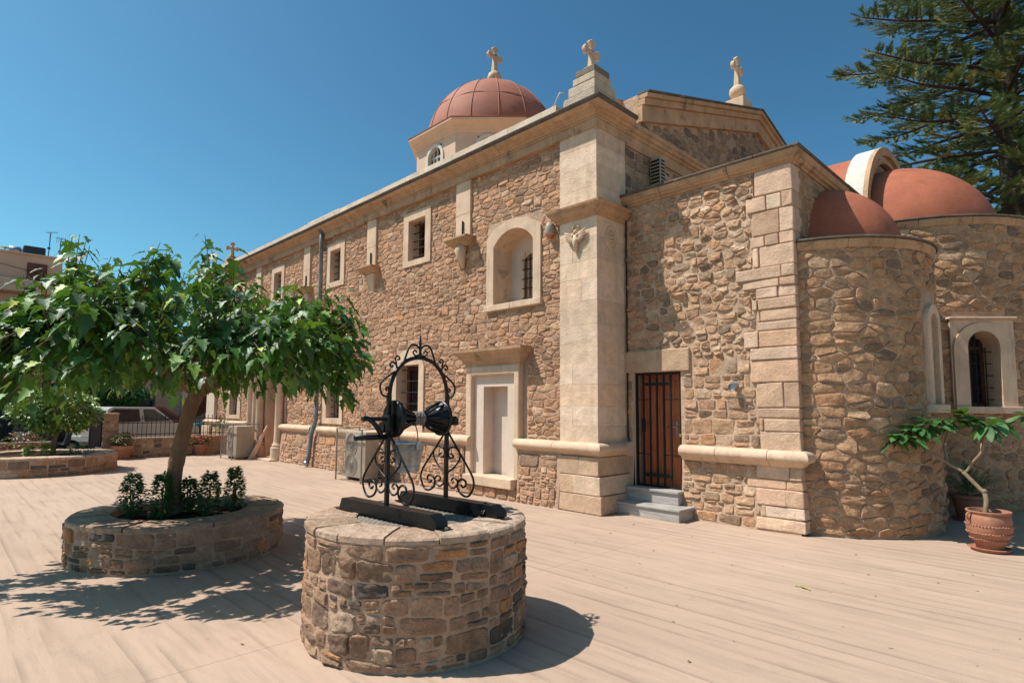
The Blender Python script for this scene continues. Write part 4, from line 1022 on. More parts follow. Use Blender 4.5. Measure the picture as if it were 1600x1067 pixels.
MB().box(-6.04, -4.815, 8.37, 8.9, 0, .165).build('riser', K['marble'], ST, bevel=.004)
MB().box(-6.06, -4.79, 8.345, 8.9, .166, .20).build('tread', K['marble'], ST, bevel=.006)
MB().box(-6.04, -5.015, 8.70, 9.2, .201, .385).build('riser', K['marble'], ST, bevel=.004)
MB().box(-6.06, -5.00, 8.67, 9.2, .386, .425).build('tread', K['marble'], ST, bevel=.006)

# carved emblem and rosette on the corner pillar
rr = random.Random(9)
m = MB(); c = (-6.58, YP, 4.83)
m.tube([(c[0], YP - .03, c[2] + .02), (c[0] + .01, YP - .05, c[2] - .10), (c[0], YP - .03, c[2] - .27)], [.045, .055, .035], 8)
for s in (-1, 1):
    for i in range(8):
        a = R(-5 + i * 14); l_ = 1.25 - .04 * i; m.tube([(c[0] + s * .03, YP - .03, c[2] + .02), (c[0] + s * (.04 + .16 * l_ * math.cos(a)), YP - .05, c[2] + .08 - .20 * l_ * math.sin(a))], [.03, .019], 5)
    m.sphere((c[0] + s * .055, YP - .05, c[2] + .02), .035)
m.sphere((c[0], YP - .04, c[2] + .09), .038)
m.tube([(c[0] - .09, YP - .03, c[2] + .12), (c[0] - .06, YP - .03, c[2] + .19), (c[0], YP - .03, c[2] + .22), (c[0] + .06, YP - .03, c[2] + .19), (c[0] + .09, YP - .03, c[2] + .12)], .016, 6)
m.build('carved_eagle', K['lime'], CH, smooth=True)
m = MB(); cy, cz = 8.47, 4.82
for r_, t_ in ((.16, .015), (.10, .012)):
    m.tube([(-6.128, cy + r_ * math.cos(2 * math.pi * i / 24), cz + 1.25 * r_ * math.sin(2 * math.pi * i / 24)) for i in range(25)], t_, 6, caps=False)
for i in range(6): m.sphere((-6.12, cy + .058 * math.cos(i * math.pi / 3), cz + .07 * math.sin(i * math.pi / 3)), .026, 8, 5)
m.sphere((-6.115, cy, cz), .03, 8, 5)
m.build('carved_rosette', K['lime'], CH, smooth=True)

# rain pipes
pipe = MB().tube([(-16.33, 7.95, 7.02), (-16.34, 7.96, 6.6), (-16.36, 7.99, 4.9), (-16.36, 7.98, 1.35), (-16.37, 7.90, 1.12), (-16.38, 7.86, .9), (-16.40, 7.82, .32), (-16.40, 7.77, .12)], .062, 12).build('drainpipe', K['pipe'], CH, smooth=True)
for z in (6.4, 4.9, 3.2, 1.5): MB().lathe([(.085, -.02), (.09, 0), (.085, .02)], (-16.355, 7.985, z), 12).build('pipe_collar', K['pipe'], pipe)
MB().tube([(-16.40, 7.78, .16), (-16.40, 7.72, .05)], .082, 12).build('pipe_shoe', K['zinc'], pipe, smooth=True)
MB().tube([(-6.02, 8.80, 5.75), (-6.05, 8.83, 5.6), (-6.07, 8.855, 5.5), (-6.08, 8.86, 4.9), (-6.08, 8.86, 1.3), (-6.04, 8.84, 1.2)], .014, 6).build('cable', K['grill'], CH)
MB().tube([(-25, 7.845, 7.315), (-16, 7.85, 7.318), (-11, 7.85, 7.312), (-7.2, 7.85, 7.316), (-6.95, 7.84, 7.33), (-6.86, 7.82, 7.42), (-6.78, 7.82, 7.52), (-6.70, 7.86, 7.5)], .014, 6).build('cable_conduit', K['plasticw'], CH, smooth=True)
for i in range(14):
    x = -24.5 + i * 1.33; MB().box(x, x + .03, 7.84, 7.87, 7.29, 7.34).build('cable_clip', K['grill'], CH)
block(-17.2, -15.2, 7.9, 8.3, 7.304, 7.42, (.6, .48, .37), 'parapet_block', bev=.02)
# loose dark stain tufts: a small wall plant in the angle above the pillar
place_stones(store, CH, 290)
# ------------------------------------------------------------------ round stone beds and the well head
def ring_map(cx, cy, Rr):
    def f(u, v, h):
        a = u / Rr; return (cx + (Rr + h) * math.cos(a), cy + (Rr + h) * math.sin(a), v)
    return f
def round_masonry(name, cx, cy, Rr, H, Rin, label, cat, seed, pal, rowh, wid, ncap, capt, soilz=None, relief=.012, group=None):
    r_ = random.Random(seed); T = root(name, (cx, cy, 0), label, cat, group); f = ring_map(cx, cy, Rr)
    MB().lathe([(Rr, 0), (Rr, H - capt), (Rin + .02, H - capt), (Rin, H - .002), (Rin, .1)], (cx, cy, 0), 64).build('core', K['mortar'], T, smooth=True, ang=40)
    cells = coursed(0, 2 * math.pi * Rr, .015, H - capt - .004, [], r_, rowh[0], rowh[1], wid[0], wid[1], .45, .016)
    st = []; lay(cells, f, r_, pal, st, gap=.0045, h=relief, rounded=.3, rough=1.1, detail=math.hypot(cx, cy) < 12)
    place_stones(st, T, 290)
    # coping stones
    cuts = [0]
    while cuts[-1] < 2 * math.pi - .25: cuts.append(cuts[-1] + 2 * math.pi / ncap * r_.uniform(.6, 1.4))
    cuts[-1] = 2 * math.pi
    for i in range(len(cuts) - 1):
        a0, a1 = cuts[i] + .006, cuts[i + 1] - .006; m_ = max(2, int((a1 - a0) / .14)); dz = r_.uniform(-.008, .006); ro = Rr + r_.uniform(-.006, .016); V = []; F = []
        rings = [(Rin + .003, H - capt), (Rin + .003, H + dz - .006), (Rin + .014, H + dz), ((Rin + ro) / 2, H + dz + r_.uniform(-.003, .004)), (ro - .018, H + dz), (ro, H + dz - .014), (ro + r_.uniform(-.006, .004), H - capt)]
        for j in range(m_ + 1):
            a = a0 + (a1 - a0) * j / m_; wv = r_.uniform(-.005, .005)
            for (rr_, z) in rings: V.append((cx + (rr_ + (wv if rr_ > Rin + .1 else 0)) * math.cos(a), cy + (rr_ + (wv if rr_ > Rin + .1 else 0)) * math.sin(a), z + r_.uniform(-.0015, .0015)))
        k = len(rings)
        F = [(j * k + q, j * k + (q + 1) % k, (j + 1) * k + (q + 1) % k, (j + 1) * k + q) for j in range(m_) for q in range(k)] + [tuple(range(k)), tuple(m_ * k + q for q in range(k))[::-1]]
        c = pick([((.49, .34, .24), 4), ((.46, .31, .215), 3), ((.53, .38, .275), 2)], r_)
        fixn(MB().add(V, F, c).build('coping_stone', K['rubble'], T, smooth=True, ang=35))
    if soilz:
        b = MB(); n = 40; V = [(cx, cy, soilz + .03)]
        for j in (1, 2, 3):
            for i in range(n):
                a = 2 * math.pi * i / n; q = Rin * j / 3; V.append((cx + q * math.cos(a), cy + q * math.sin(a), soilz + r_.uniform(-.015, .02)))
        F = [(0, 1 + i, 1 + (i + 1) % n) for i in range(n)]
        for j in range(2): F += [(1 + j * n + i, 1 + (j + 1) * n + i, 1 + (j + 1) * n + (i + 1) % n, 1 + j * n + (i + 1) % n) for i in range(n)]
        b.add(V, F).build('soil', K['soil'], T, smooth=True)
    return T
WX, WY = -4.08, 2.92
WELL = round_masonry('well_head', WX, WY, .875, .90, .50, 'round rubble stone well head in the middle of the paved court', 'well', 21, 'well', (.055, .19), (.09, .34), 15, .05, relief=.013)
# perforated cover let into the top of the well
b = MB(); b.lathe([(.5, .872), (.46, .876), (.001, .878)], (WX, WY, 0), 40); b.build('well_cover', K['iron'], WELL)
m = MB()
for i in range(-11, 12):
    x = i * .042; l = math.sqrt(max(0, .49 ** 2 - x * x))
    if l > .04:
        q = math.sqrt(.5)
        for s in (1, -1): m.tube([(WX + (x - l) * q, WY + s * (x + l) * q, .883), (WX + (x + l) * q, WY + s * (x - l) * q, .883)], .0045, 4, caps=False)
m.build('cover_grid', K['cage'], WELL)

# ------------------------------------------------------------------ windlass
WL = root('iron_windlass', (WX, WY, .9), 'black wrought iron windlass frame with scrolls standing on the stone well', 'windlass')
PX, PF, PB = -4.13, 2.64, 3.24
for y, x0, x1 in ((PF, -4.72, -3.46), (PB, -4.72, -3.46)):
    y_ = lambda x, y=y: y + (x + 4.1) * .07
    h, wd = .105, .055; P = []
    sec = []
    for x, zt in ((x0, .915), (x0 + .035, .99 + .015), (x0 + .036, 1.005), (x1 - .075, 1.005), (x1 - .005, .955), (x1, .915)):
        sec.append((x, zt))
    V = []
    for (x, zt) in sec:
        V += [(x, y_(x) - wd, .905), (x, y_(x) + wd, .905), (x, y_(x) + wd, zt), (x, y_(x) - wd, zt)]
    F = [(k * 4 + j, k * 4 + (j + 1) % 4, (k + 1) * 4 + (j + 1) % 4, (k + 1) * 4 + j) for k in range(len(sec) - 1) for j in range(4)] + [(0, 1, 2, 3), tuple(len(sec) * 4 - 4 + j for j in range(4))[::-1]]
    B = fixn(MB().add(V, F).build('base_beam', K['iron'], WL, bevel=.006))
    for x in (x0 - .03, x1 + .03):
        MB().box(x - .04, x + .04, y_(x) - .045, y_(x) + .045, .901, .911).build('foot_plate', K['iron'], B)
        MB().lathe([(.014, .911), (.014, .925), (.001, .928)], (x + (.02 if x > -4 else -.02), y_(x), 0), 6).build('bolt', K['zinc'], B)
def smooth_path(P, n=6):
    out = []; P = [Vector(p) for p in P]; m_ = len(P)
    for i in range(m_ - 1):
        p0, p1, p2, p3 = P[max(i - 1, 0)], P[i], P[i + 1], P[min(i + 2, m_ - 1)]
        for k in range(n):
            t = k / n; out.append(.5 * ((2 * p1) + (-p0 + p2) * t + (2 * p0 - 5 * p1 + 4 * p2 - p3) * t * t + (-p0 + 3 * p1 - 3 * p2 + p3) * t ** 3))
    return out + [P[-1]]
SIDE = [(0.021, 0.666), (0.174, 0.506), (0.32, 0.353), (0.367, 0.285), (0.369, 0.223), (0.324, 0.157), (0.268, 0.137), (0.196, 0.161), (0.159, 0.211), (0.18, 0.259), (0.23, 0.277), (0.269, 0.258), (0.266, 0.227), (0.231, 0.21), (0.209, 0.23)]
INN = [(0.007, 0.308), (0.104, 0.363), (0.176, 0.432), (0.182, 0.497), (0.115, 0.539), (0.047, 0.526), (0.026, 0.478), (0.057, 0.443), (0.101, 0.46), (0.071, 0.481)]
LOW = [(0.007, 0.327), (0.024, 0.235), (0.085, 0.19), (0.144, 0.21), (0.158, 0.252), (0.113, 0.28), (0.076, 0.254), (0.107, 0.238)]
for y in (PF, PB):
    MB().box(PX - .016, PX + .016, y - .016, y + .016, 1.0, 1.90).build('post', K['iron'], WL, bevel=.003)
    for s in (1, -1):
        for pth, w_ in ((SIDE, .0095), (INN, .0082), (LOW, .0082)):
            MB().tube(smooth_path([(PX + s * a, y, .9 + z) for a, z in pth]), w_, 6).build('scroll', K['iron'], WL, smooth=True)
MB().tube(smooth_path([(PX, PF, 1.80), (PX, PF + .005, 1.90), (PX, PF + .025, 2.0), (PX, PF + .08, 2.1), (PX, PF + .17, 2.175), (PX, 2.94, 2.205), (PX, PB - .17, 2.175), (PX, PB - .08, 2.1), (PX, PB - .025, 2.0), (PX, PB - .005, 1.90), (PX, PB, 1.80)]), .017, 8).build('arch', K['iron'], WL, smooth=True)
TOP1 = [(0, 1.34), (.01, 1.385), (.055, 1.414), (.11, 1.393), (.16, 1.27)]
TOP2 = [(0.0, 1.39), (.012, 1.335), (.05, 1.322), (.074, 1.35), (.05, 1.366), (.036, 1.346)]
MID1 = [(.232, 1.20), (.240, 1.255), (.247, 1.293), (.220, 1.306), (.205, 1.285), (.226, 1.275)]
MID2 = [(.24, 1.235), (.275, 1.256), (.298, 1.233), (.281, 1.212), (.268, 1.230)]
LOW2 = [(.25, 1.178), (.317, 1.133), (.373, 1.086), (.386, 1.038), (.363, .985), (.32, .972), (.299, 1.005), (.311, 1.044), (.333, 1.037), (.32, 1.017)]
for s in (1, -1):
    for pth, w_ in ((TOP1, .0095), (TOP2, .008), (MID1, .008), (MID2, .008), (LOW2, .0085)):
        MB().tube(smooth_path([(PX, 2.94 + s * a, .9 + z) for a, z in pth]), w_, 6).build('scroll', K['iron'], WL, smooth=True)
MB().tube([(PX, 2.94, 2.2), (PX, 2.94, 2.29), (PX, 2.94, 2.33), (PX, 2.94, 2.41)], [.009, .011, .013, .002], 6).build('finial_spike', K['iron'], WL)
ZA = 1.69
MB().tube([(PX, 2.40, ZA), (PX, 3.34, ZA)], .018, 10).build('axle', K['iron'], WL)
for y0, y1, nm in ((PF + .035, PF + .075, 'drum_end'), (PB - .085, PB - .05, 'drum_end')):
    d = MB().lathe([(.001, 0), (.145, 0), (.152, .006), (.152, y1 - y0 - .006), (.145, y1 - y0), (.001, y1 - y0)], (0, 0, 0), 32)
    d.v = [(PX + x, y0 + z, ZA + y) for x, y, z in d.v]
    d.build('drum_end', K['iron'], WL, smooth=True, ang=40)
for i in range(12):                                              # bowed bars from end to end
    a = 2 * math.pi * i / 12; ca, sa = math.cos(a), math.sin(a); yy = [PF + .075, PF + .13, PF + .22, PF + .29, PF + .36, PB - .16, PB - .085]; rr_ = [.118, .088, .05, .037, .05, .105, .132]
    MB().tube(smooth_path([(PX + r_ * ca, y, ZA + r_ * sa) for y, r_ in zip(yy, rr_)], 4), .0105, 6).build('drum_bar', K['iron'], WL, smooth=True)
d = MB().lathe([(.03, .0), (.045, .07), (.085, .14), (.138, .2)], (0, 0, 0), 14); d.v = [(PX + x, PB - .285 + z, ZA + y) for x, y, z in d.v]; d.build('drum_cone', K['iron'], WL)
MB().box(PX - .06, PX + .05, PF - .03, PF + .03, ZA - .10, ZA + .03).build('bearing', K['iron'], WL, bevel=.01)
MB().tube([(PX - .05, PF - .04, ZA - .07), (PX - .05, PF + .03, ZA - .07)], .045, 12).build('ratchet_wheel', K['iron'], WL)
MB().lathe([(.001, -.03), (.05, -.03), (.05, .03), (.001, .03)], (PX, PB + .07, ZA - .03), 12).build('bearing', K['iron'], WL)
cr = MB().tube(smooth_path([(PX, 2.40, ZA + .005), (PX, 2.46, ZA), (PX, 2.52, ZA - .05), (PX, 2.585, ZA - .145)], 4), .02, 8).build('crank_arm', K['iron'], WL, smooth=True)
MB().tube([(PX, 2.34, 1.545), (PX, 2.62, 1.545)], .022, 10).build('crank_handle', K['iron'], WL, smooth=True)
for q in range(3): MB().tube([(PX + .48 + q * .022, PB + .03, 1.01), (PX + .49 + q * .022, PB - .04, .93)], .008, 5).build('strap', K['iron'], WL)
# rope wound on the drum, and the bucket hanging from it
m = MB(); r_ = random.Random(4)
for k in range(3):
    pts = []
    for i in range(80):
        a = i * .55 + k; y = 2.925 + .045 * math.sin(i * .37 + k * 2) ; q = .052 + .006 * math.sin(i * 1.9 + k)
        pts.append((PX + q * math.cos(a), y, ZA + q * math.sin(a)))
    m.tube(pts, .0062, 5)
tag(m.build('rope', K['rope'], None, smooth=True), 'coiled grey rope wound round the waist of the well windlass', 'rope')
BK = root('tin_bucket', (PX + .02, 2.83, 1.24), 'galvanised tin bucket hanging under the windlass drum', 'bucket')
bx_, by_, bz_ = PX + .02, 2.82, 1.235
MB().lathe([(.001, .024), (.090, .024), (.094, .02), (.096, .034), (.136, .245), (.142, .25), (.142, .262), (.134, .262), (.131, .245), (.09, .04), (.001, .036)], (bx_, by_, bz_), 28).build('bucket_body', K['zinc'], BK, smooth=True, ang=40)
for z, r2 in ((.07, .104), (.2, .129)): MB().lathe([(r2, -.004), (r2 + .004, 0), (r2, .004)], (bx_, by_, bz_ + z), 28).build('hoop', K['zinc'], BK, smooth=True)
for s in (-1, 1): MB().box(bx_ + s * .141 - .006, bx_ + s * .141 + .006, by_ - .016, by_ + .016, bz_ + .21, bz_ + .275).build('ear', K['zinc'], BK)
MB().tube(smooth_path([(bx_ - .143, by_, bz_ + .26), (bx_ - .11, by_ + .01, bz_ + .36), (bx_, by_ + .05, bz_ + .405), (bx_ + .11, by_ + .01, bz_ + .36), (bx_ + .143, by_, bz_ + .26)]), .0045, 6).build('bail_handle', K['iron'], BK, smooth=True)

# ------------------------------------------------------------------ leaves
def leaf_mesh(kind, L=1.0):
    """flat-ish leaf outline along +Y, folded on the midrib, tip drooping; returns verts, faces"""
    if kind == 'mulberry':
        out = [(.0, .02), (.17, -.03), (.34, .12), (.20, .30), (.38, .50), (.19, .58), (.15, .82), (0, 1.1)]
    elif kind == 'oval':
        out = [(.0, .0), (.10, .1), (.17, .3), (.19, .55), (.13, .82), (0, 1.0)]
    else:
        out = [(.0, .0), (.20, .14), (.27, .42), (.18, .75), (0, 1.0)]
    V = []; F = []
    n = len(out)
    def z(x, y): return abs(x) * .22 - .20 * y * y
    mid = [(0, y) for x, y in out]
    for x, y in out: V.append((x, y, z(x, y)))
    for x, y in mid: V.append((0, min(max(y, 0), 1.0), z(0, y)))
    for x, y in out: V.append((-x, y, z(x, y)))
    for i in range(n - 1):
        F.append((i, i + 1, n + i + 1, n + i)); F.append((n + i, n + i + 1, 2 * n + i + 1, 2 * n + i))
    return V, F
LEAF = {k: leaf_mesh(k) for k in ('mulberry', 'oval', 'small')}
def leaf_matrix(pos, d, up, s):
    y = Vector(d).normalized(); u = Vector(up); x = y.cross(u)
    if x.length < 1e-3: x = y.cross(Vector((1, .2, 0)))
    x.normalize(); zz = x.cross(y).normalized()
    return Matrix(((x.x * s, y.x * s, zz.x * s, pos[0]), (x.y * s, y.y * s, zz.y * s, pos[1]), (x.z * s, y.z * s, zz.z * s, pos[2]), (0, 0, 0, 1)))
def add_leaf(b, kind, M, tint):
    V, F = LEAF[kind]; b.add([M @ Vector(v) for v in V], F, tint)
GM = [((.034, .10, .015), 5), ((.022, .066, .012), 4), ((.055, .14, .019), 3.2), ((.13, .235, .028), 1.6), ((.24, .30, .04), .4)]

# ------------------------------------------------------------------ the mulberry in its round bed
BED = round_masonry('round_planter', -8.19, 2.28, 1.165, .50, .74, 'low round rubble stone planter around the mulberry trunk', 'planter', 31, 'well', (.075, .15), (.12, .36), 13, .055, soilz=.42, relief=.012, group='round stone planters')
TR = root('mulberry_tree', (-8.3, 2.2, .42), 'broad leafy mulberry tree with leaning trunk in a round stone planter', 'tree')
r_ = random.Random(77)
trunk = [(-8.30, 2.20, .40), (-8.30, 2.20, .55), (-8.32, 2.20, .85), (-8.32, 2.23, 1.15), (-8.30, 2.28, 1.45), (-8.29, 2.34, 1.75), (-8.27, 2.42, 1.98)]
MB().tube(smooth_path(trunk, 4), [.145, .118, .106, .10, .098, .096, .094, .092, .09, .09, .088, .097, .094, .092, .09, .089, .088, .087, .086, .086, .087, .088, .09, .092, .09], 14).build('trunk', K['bark'], TR, smooth=True)
fork = Vector((-8.27, 2.41, 1.93)); CC = Vector((-7.98, 1.98, 0))
limbs = []
for i in range(9):
    a = 2 * math.pi * i / 9 + r_.uniform(-.25, .25); Rr = r_.uniform(1.2, 1.7)
    e = Vector((CC.x + Rr * math.cos(a), CC.y + Rr * math.sin(a), 2.35 + r_.uniform(-.1, .35)))
    mid1 = fork.lerp(e, .4) + Vector((0, 0, .16)); P = smooth_path([fork, mid1, fork.lerp(e, .75) + Vector((r_.uniform(-.1, .1), r_.uniform(-.1, .1), .14)), e], 4)
    MB().tube(P, [.066 - .042 * k / (len(P) - 1) for k in range(len(P))], 8).build('branch', K['bark'], TR, smooth=True)
    limbs += P[3:]
def ztop(x, y):
    rho = math.hypot(x - CC.x, y - CC.y) / 2.5
    return 3.50 - .72 * rho * rho + .17 * math.sin(3.1 * x + 1.3 * y) + .16 * math.sin(2.6 * y - 2.1 * x + 2) - (.42 if y + .3 * (x + 8) < .95 else 0)
tips = []
for i in range(600):
    a = r_.uniform(0, 2 * math.pi); k = r_.random(); lob = 2.28 + .22 * math.sin(3 * a + .6) + .16 * math.sin(7 * a + 1.1)
    if k < .5: rho = lob * math.sqrt(r_.uniform(.02, .98)); x, y = CC.x + rho * math.cos(a), CC.y + rho * math.sin(a); z = ztop(x, y) - r_.uniform(0, .4)
    elif k < .84: rho = lob * r_.uniform(.82, 1.03); x, y = CC.x + rho * math.cos(a), CC.y + rho * math.sin(a); z = r_.uniform(1.66 if y + .3 * (x + 8) < 1.1 else 1.84, ztop(x, y) - .05)
    else: rho = lob * math.sqrt(r_.uniform(.02, .9)); x, y = CC.x + rho * math.cos(a), CC.y + rho * math.sin(a); z = r_.uniform(1.98, 2.4)
    tips.append((Vector((x, y, z)), .75, 0))
for (x, y, z) in ((-8.2, 1.16, 3.62), (-8.3, 1.3, 3.42), (-8.1, 1.0, 3.3), (-8.2, 2.46, 3.86), (-8.25, 2.3, 3.6), (-8.3, 2.75, 3.62), (-8.2, 1.95, 3.55), (-8.4, 1.75, 3.45), (-8.2, .5, 2.9), (-8.0, .35, 2.8), (-8.1, 3.0, 3.5), (-8.0, 3.4, 3.3),
                  (-7.7, 3.8, 3.02), (-7.8, 4.1, 2.98), (-7.7, 4.3, 2.75), (-7.5, 4.35, 2.5), (-7.6, 4.2, 2.3), (-7.6, 4.0, 3.1), (-7.9, 3.6, 3.2), (-7.5, 4.0, 2.55), (-7.3, 3.9, 2.3), (-7.5, 3.8, 2.75)):
    tips.append((Vector((x, y, z)), .9, 1)); 
    for _ in range(4 if z > 2.9 else 1): tips.append((Vector((x + r_.uniform(-.22, .22), y + r_.uniform(-.2, .2), z - r_.uniform(.08, .5))), .8, 1))
LV = []; twig = MB()
for (tip, ln, sp) in tips:
    base = min((Vector(p) for p in limbs), key=lambda p: (p - tip).length_squared)
    dirn = (tip - base); 
    if dirn.length > 1.15: base = tip - dirn.normalized() * (1.0 if not sp else 1.15)
    out = Vector((tip.x - CC.x, tip.y - CC.y, 0)); on = out.normalized() if out.length > .01 else Vector((1, 0, 0))
    if tip.z < 2.35: mid_ = base.lerp(tip, .5) + Vector((0, 0, .16))
    else: mid_ = base.lerp(tip, .5) + on * .07 - Vector((0, 0, .05))
    P = smooth_path([base, mid_, tip], 5)
    twig.tube(P, [.011 - .008 * k / (len(P) - 1) for k in range(len(P))], 4, caps=False)
    n = 15 if not sp else 24; side = r_.uniform(0, 6.28)
    for k in range(n):
        t = .12 + .88 * k / (n - 1); fi = t * (len(P) - 1); i0 = min(int(fi), len(P) - 2); p = Vector(P[i0]).lerp(Vector(P[i0 + 1]), fi - i0); ax = (Vector(P[i0 + 1]) - Vector(P[i0])).normalized()
        side += 2.4; q = ax.orthogonal().normalized(); q = Matrix.Rotation(side, 3, ax) @ q
        d = (q + ax * .5 + on * .3 + Vector((0, 0, -.7 - .7 * r_.random()))).normalized()
        s = r_.choice([r_.uniform(.10, .14), r_.uniform(.13, .19), r_.uniform(.15, .225)]) * (1 - .35 * (t > .93)); pos = p + q * r_.uniform(.03, .07)
        up = (Vector((0, 0, 1)) + q * .3 + Vector((r_.uniform(-.45, .45), r_.uniform(-.45, .45), 0))).normalized()
        c = pick(GM, r_); 
        if t > .9 and r_.random() < .5: c = (c[0] * 1.8, c[1] * 1.5, c[2] * 1.3)
        LV.append((pos, d, up, s, c))
twig.build('twigs', K['bark'], TR, kind='stuff')
cp = Vector((0, 0, 1.8))
def leaf_objects(LV, kind, material, parent, n_obj, name='leaf'):
    LV.sort(key=lambda l: (l[0] - cp).length / l[3])
    vm = []
    for c in [pick(GM, r_) for _ in range(5)]:
        b = MB(); V, F = LEAF[kind]; b.add(V, F, c); o = b.build(name, material, parent, smooth=True); vm.append(o)
    for i, l in enumerate(LV[:n_obj]):
        o = vm[i % 5] if i < 5 else vm[i % 5].copy()
        if i >= 5: COL.objects.link(o)
        o.matrix_basis = leaf_matrix(l[0], l[1], l[2], l[3])
    b = MB()
    for l in LV[n_obj:]: add_leaf(b, kind, leaf_matrix(l[0], l[1], l[2], l[3]), l[4])
    if len(LV) > n_obj: b.build('foliage', material, parent, smooth=True, kind='stuff')
leaf_objects(LV, 'mulberry', K['leaf'], TR, 290)

# fallen bits on the paving
r_ = random.Random(91); b = MB()
for i in range(150):
    x, y = r_.uniform(-12, 2.5), r_.uniform(1.5, 8.6)
    if math.hypot(x - WX, y - WY) < 1.0 or math.hypot(x + 8.19, y - 2.28) < 1.3: continue
    s_ = r_.uniform(.006, .02); a = r_.uniform(0, 6.28); P = [(x + s_ * r_.uniform(.5, 1.6) * math.cos(a + k * 1.57), y + s_ * r_.uniform(.4, 1) * math.sin(a + k * 1.57), .003 + r_.uniform(0, .006)) for k in range(4)]
    b.add(P + [(x, y, .006 + s_ * .25)], [(0, 1, 4), (1, 2, 4), (2, 3, 4), (3, 0, 4)], r_.choice([(.12, .07, .04), (.2, .13, .07), (.08, .06, .045), (.28, .24, .06)]))
b.build('litter', K['smallleaf'], kind='stuff')
# ------------------------------------------------------------------ small plants
def shrub(name, c, H, W, n, kind, size, label, cat, group=None, pal=None, seed=0, stems=5, mt='smallleaf', shape='egg', stem_mat='bark', base=0.0, copyable=False):
    r_ = random.Random(seed); T = root(name, c, label, cat, group); pal = pal or GM
    m = MB()
    for i in range(stems):
        a = r_.uniform(0, 6.28); q = W * .35 * r_.random(); m.tube([(c[0] + q * .3 * math.cos(a), c[1] + q * .3 * math.sin(a), c[2] - .02), (c[0] + q * math.cos(a), c[1] + q * math.sin(a), c[2] + H * .7)], [.008, .003], 5)
    m.build('stems', K[stem_mat], T)
    b = MB()
    for i in range(n):
        t = r_.random() ** .8
        if shape == 'egg': rr_ = W * (.35 + .65 * math.sin(math.pi * min(1, .12 + t * .86))) 
        else: rr_ = W * math.sqrt(max(0, 1 - (2 * t - 1) ** 2))
        rr_ *= r_.uniform(.45, 1.03) ; a = r_.uniform(0, 6.28); z = base + (H - base) * t + r_.uniform(-.02, .02)
        rr_ *= 1 + .2 * math.sin(4 * a + t * 6 + seed)
        o = Vector((math.cos(a), math.sin(a), 0)); p = Vector((c[0] + rr_ * o.x, c[1] + rr_ * o.y, c[2] + z))
        d = (o + Vector((r_.uniform(-.6, .6), r_.uniform(-.6, .6), r_.uniform(-.5, .7)))).normalized(); up = Vector((r_.uniform(-.4, .4), r_.uniform(-.4, .4), 1))
        add_leaf(b, kind, leaf_matrix(p, d, up, size * r_.uniform(.7, 1.3)), pick(pal, r_))
    b.build('foliage', K[mt], T, smooth=True, kind='stuff')
    return T
BAS_ = [((.045, .14, .03), 5), ((.032, .10, .025), 4), ((.08, .2, .045), 2)]
for i, (x, y, h, wd, lab) in enumerate(((-8.36, 1.77, .44, .145, 'leftmost dark green basil bush in the mulberry planter'), (-8.12, 2.03, .44, .14, 'basil bush in front of the mulberry trunk, on its left'),
                                  (-8.25, 2.36, .36, .12, 'low sparse basil bush just right of the mulberry trunk'), (-7.98, 2.52, .44, .14, 'full basil bush between the trunk and the planter end'), (-8.16, 2.88, .46, .13, 'rightmost dark basil bush in the mulberry planter'))):
    shrub('basil_bush', (x, y, .43), h + .07, wd * .88, 850, 'small', .05, lab, 'bush', 'basil bushes in the mulberry planter', BAS_, 100 + i, 7)

# second planter with a small variegated tree
BED2 = round_masonry('round_planter', -20.0, 2.05, 1.72, .47, 1.15, 'wide low stone planter holding a small variegated tree by the fence', 'planter', 32, 'well', (.09, .15), (.2, .45), 15, .06, soilz=.41, relief=.012, group='round stone planters')
T2 = root('privet_tree', (-19.9, 2.3, .42), 'small round crowned tree with yellow tinged leaves in the far planter', 'tree')
MB().tube(smooth_path([(-19.9, 2.35, .38), (-19.9, 2.32, .7), (-19.88, 2.38, 1.05), (-19.9, 2.45, 1.3)]), .055, 8).build('trunk', K['bark'], T2, smooth=True)
for k in range(5):
    a = k * 1.3; MB().tube([(-19.9, 2.44, 1.2), (-19.9 + .5 * math.cos(a), 2.44 + .6 * math.sin(a), 1.65)], [.035, .012], 6).build('branch', K['bark'], T2)
b = MB(); r_ = random.Random(5)
PV = [((.10, .19, .035), 4), ((.06, .12, .025), 3), ((.20, .28, .06), 2.5), ((.42, .33, .03), .9), ((.36, .40, .16), 1.0)]
for i in range(5200):
    a = r_.uniform(0, 6.28); v = r_.uniform(-1, 1); q = r_.uniform(.72, 1.04) * (1 + .13 * math.sin(3 * a + 2 * v) + .09 * math.sin(9 * a + 7 * v)); h = math.sqrt(1 - v * v)
    p = Vector((-19.95 + .95 * q * h * math.cos(a), 2.38 + .92 * q * h * math.sin(a), 1.62 + .56 * q * v))
    d = Vector((math.cos(a) * h, math.sin(a) * h, v * .6)) + Vector((r_.uniform(-.7, .7), r_.uniform(-.7, .7), r_.uniform(-.7, .3)))
    c = pick(PV, r_)
    if c[0] > .3 and not (p.y > 2.5): c = (.06, .11, .03)
    add_leaf(b, 'small', leaf_matrix(p, d, (r_.uniform(-.5, .5), r_.uniform(-.5, .5), 1), r_.uniform(.08, .13)), c)
b.build('foliage', K['smallleaf'], T2, smooth=True, kind='stuff')
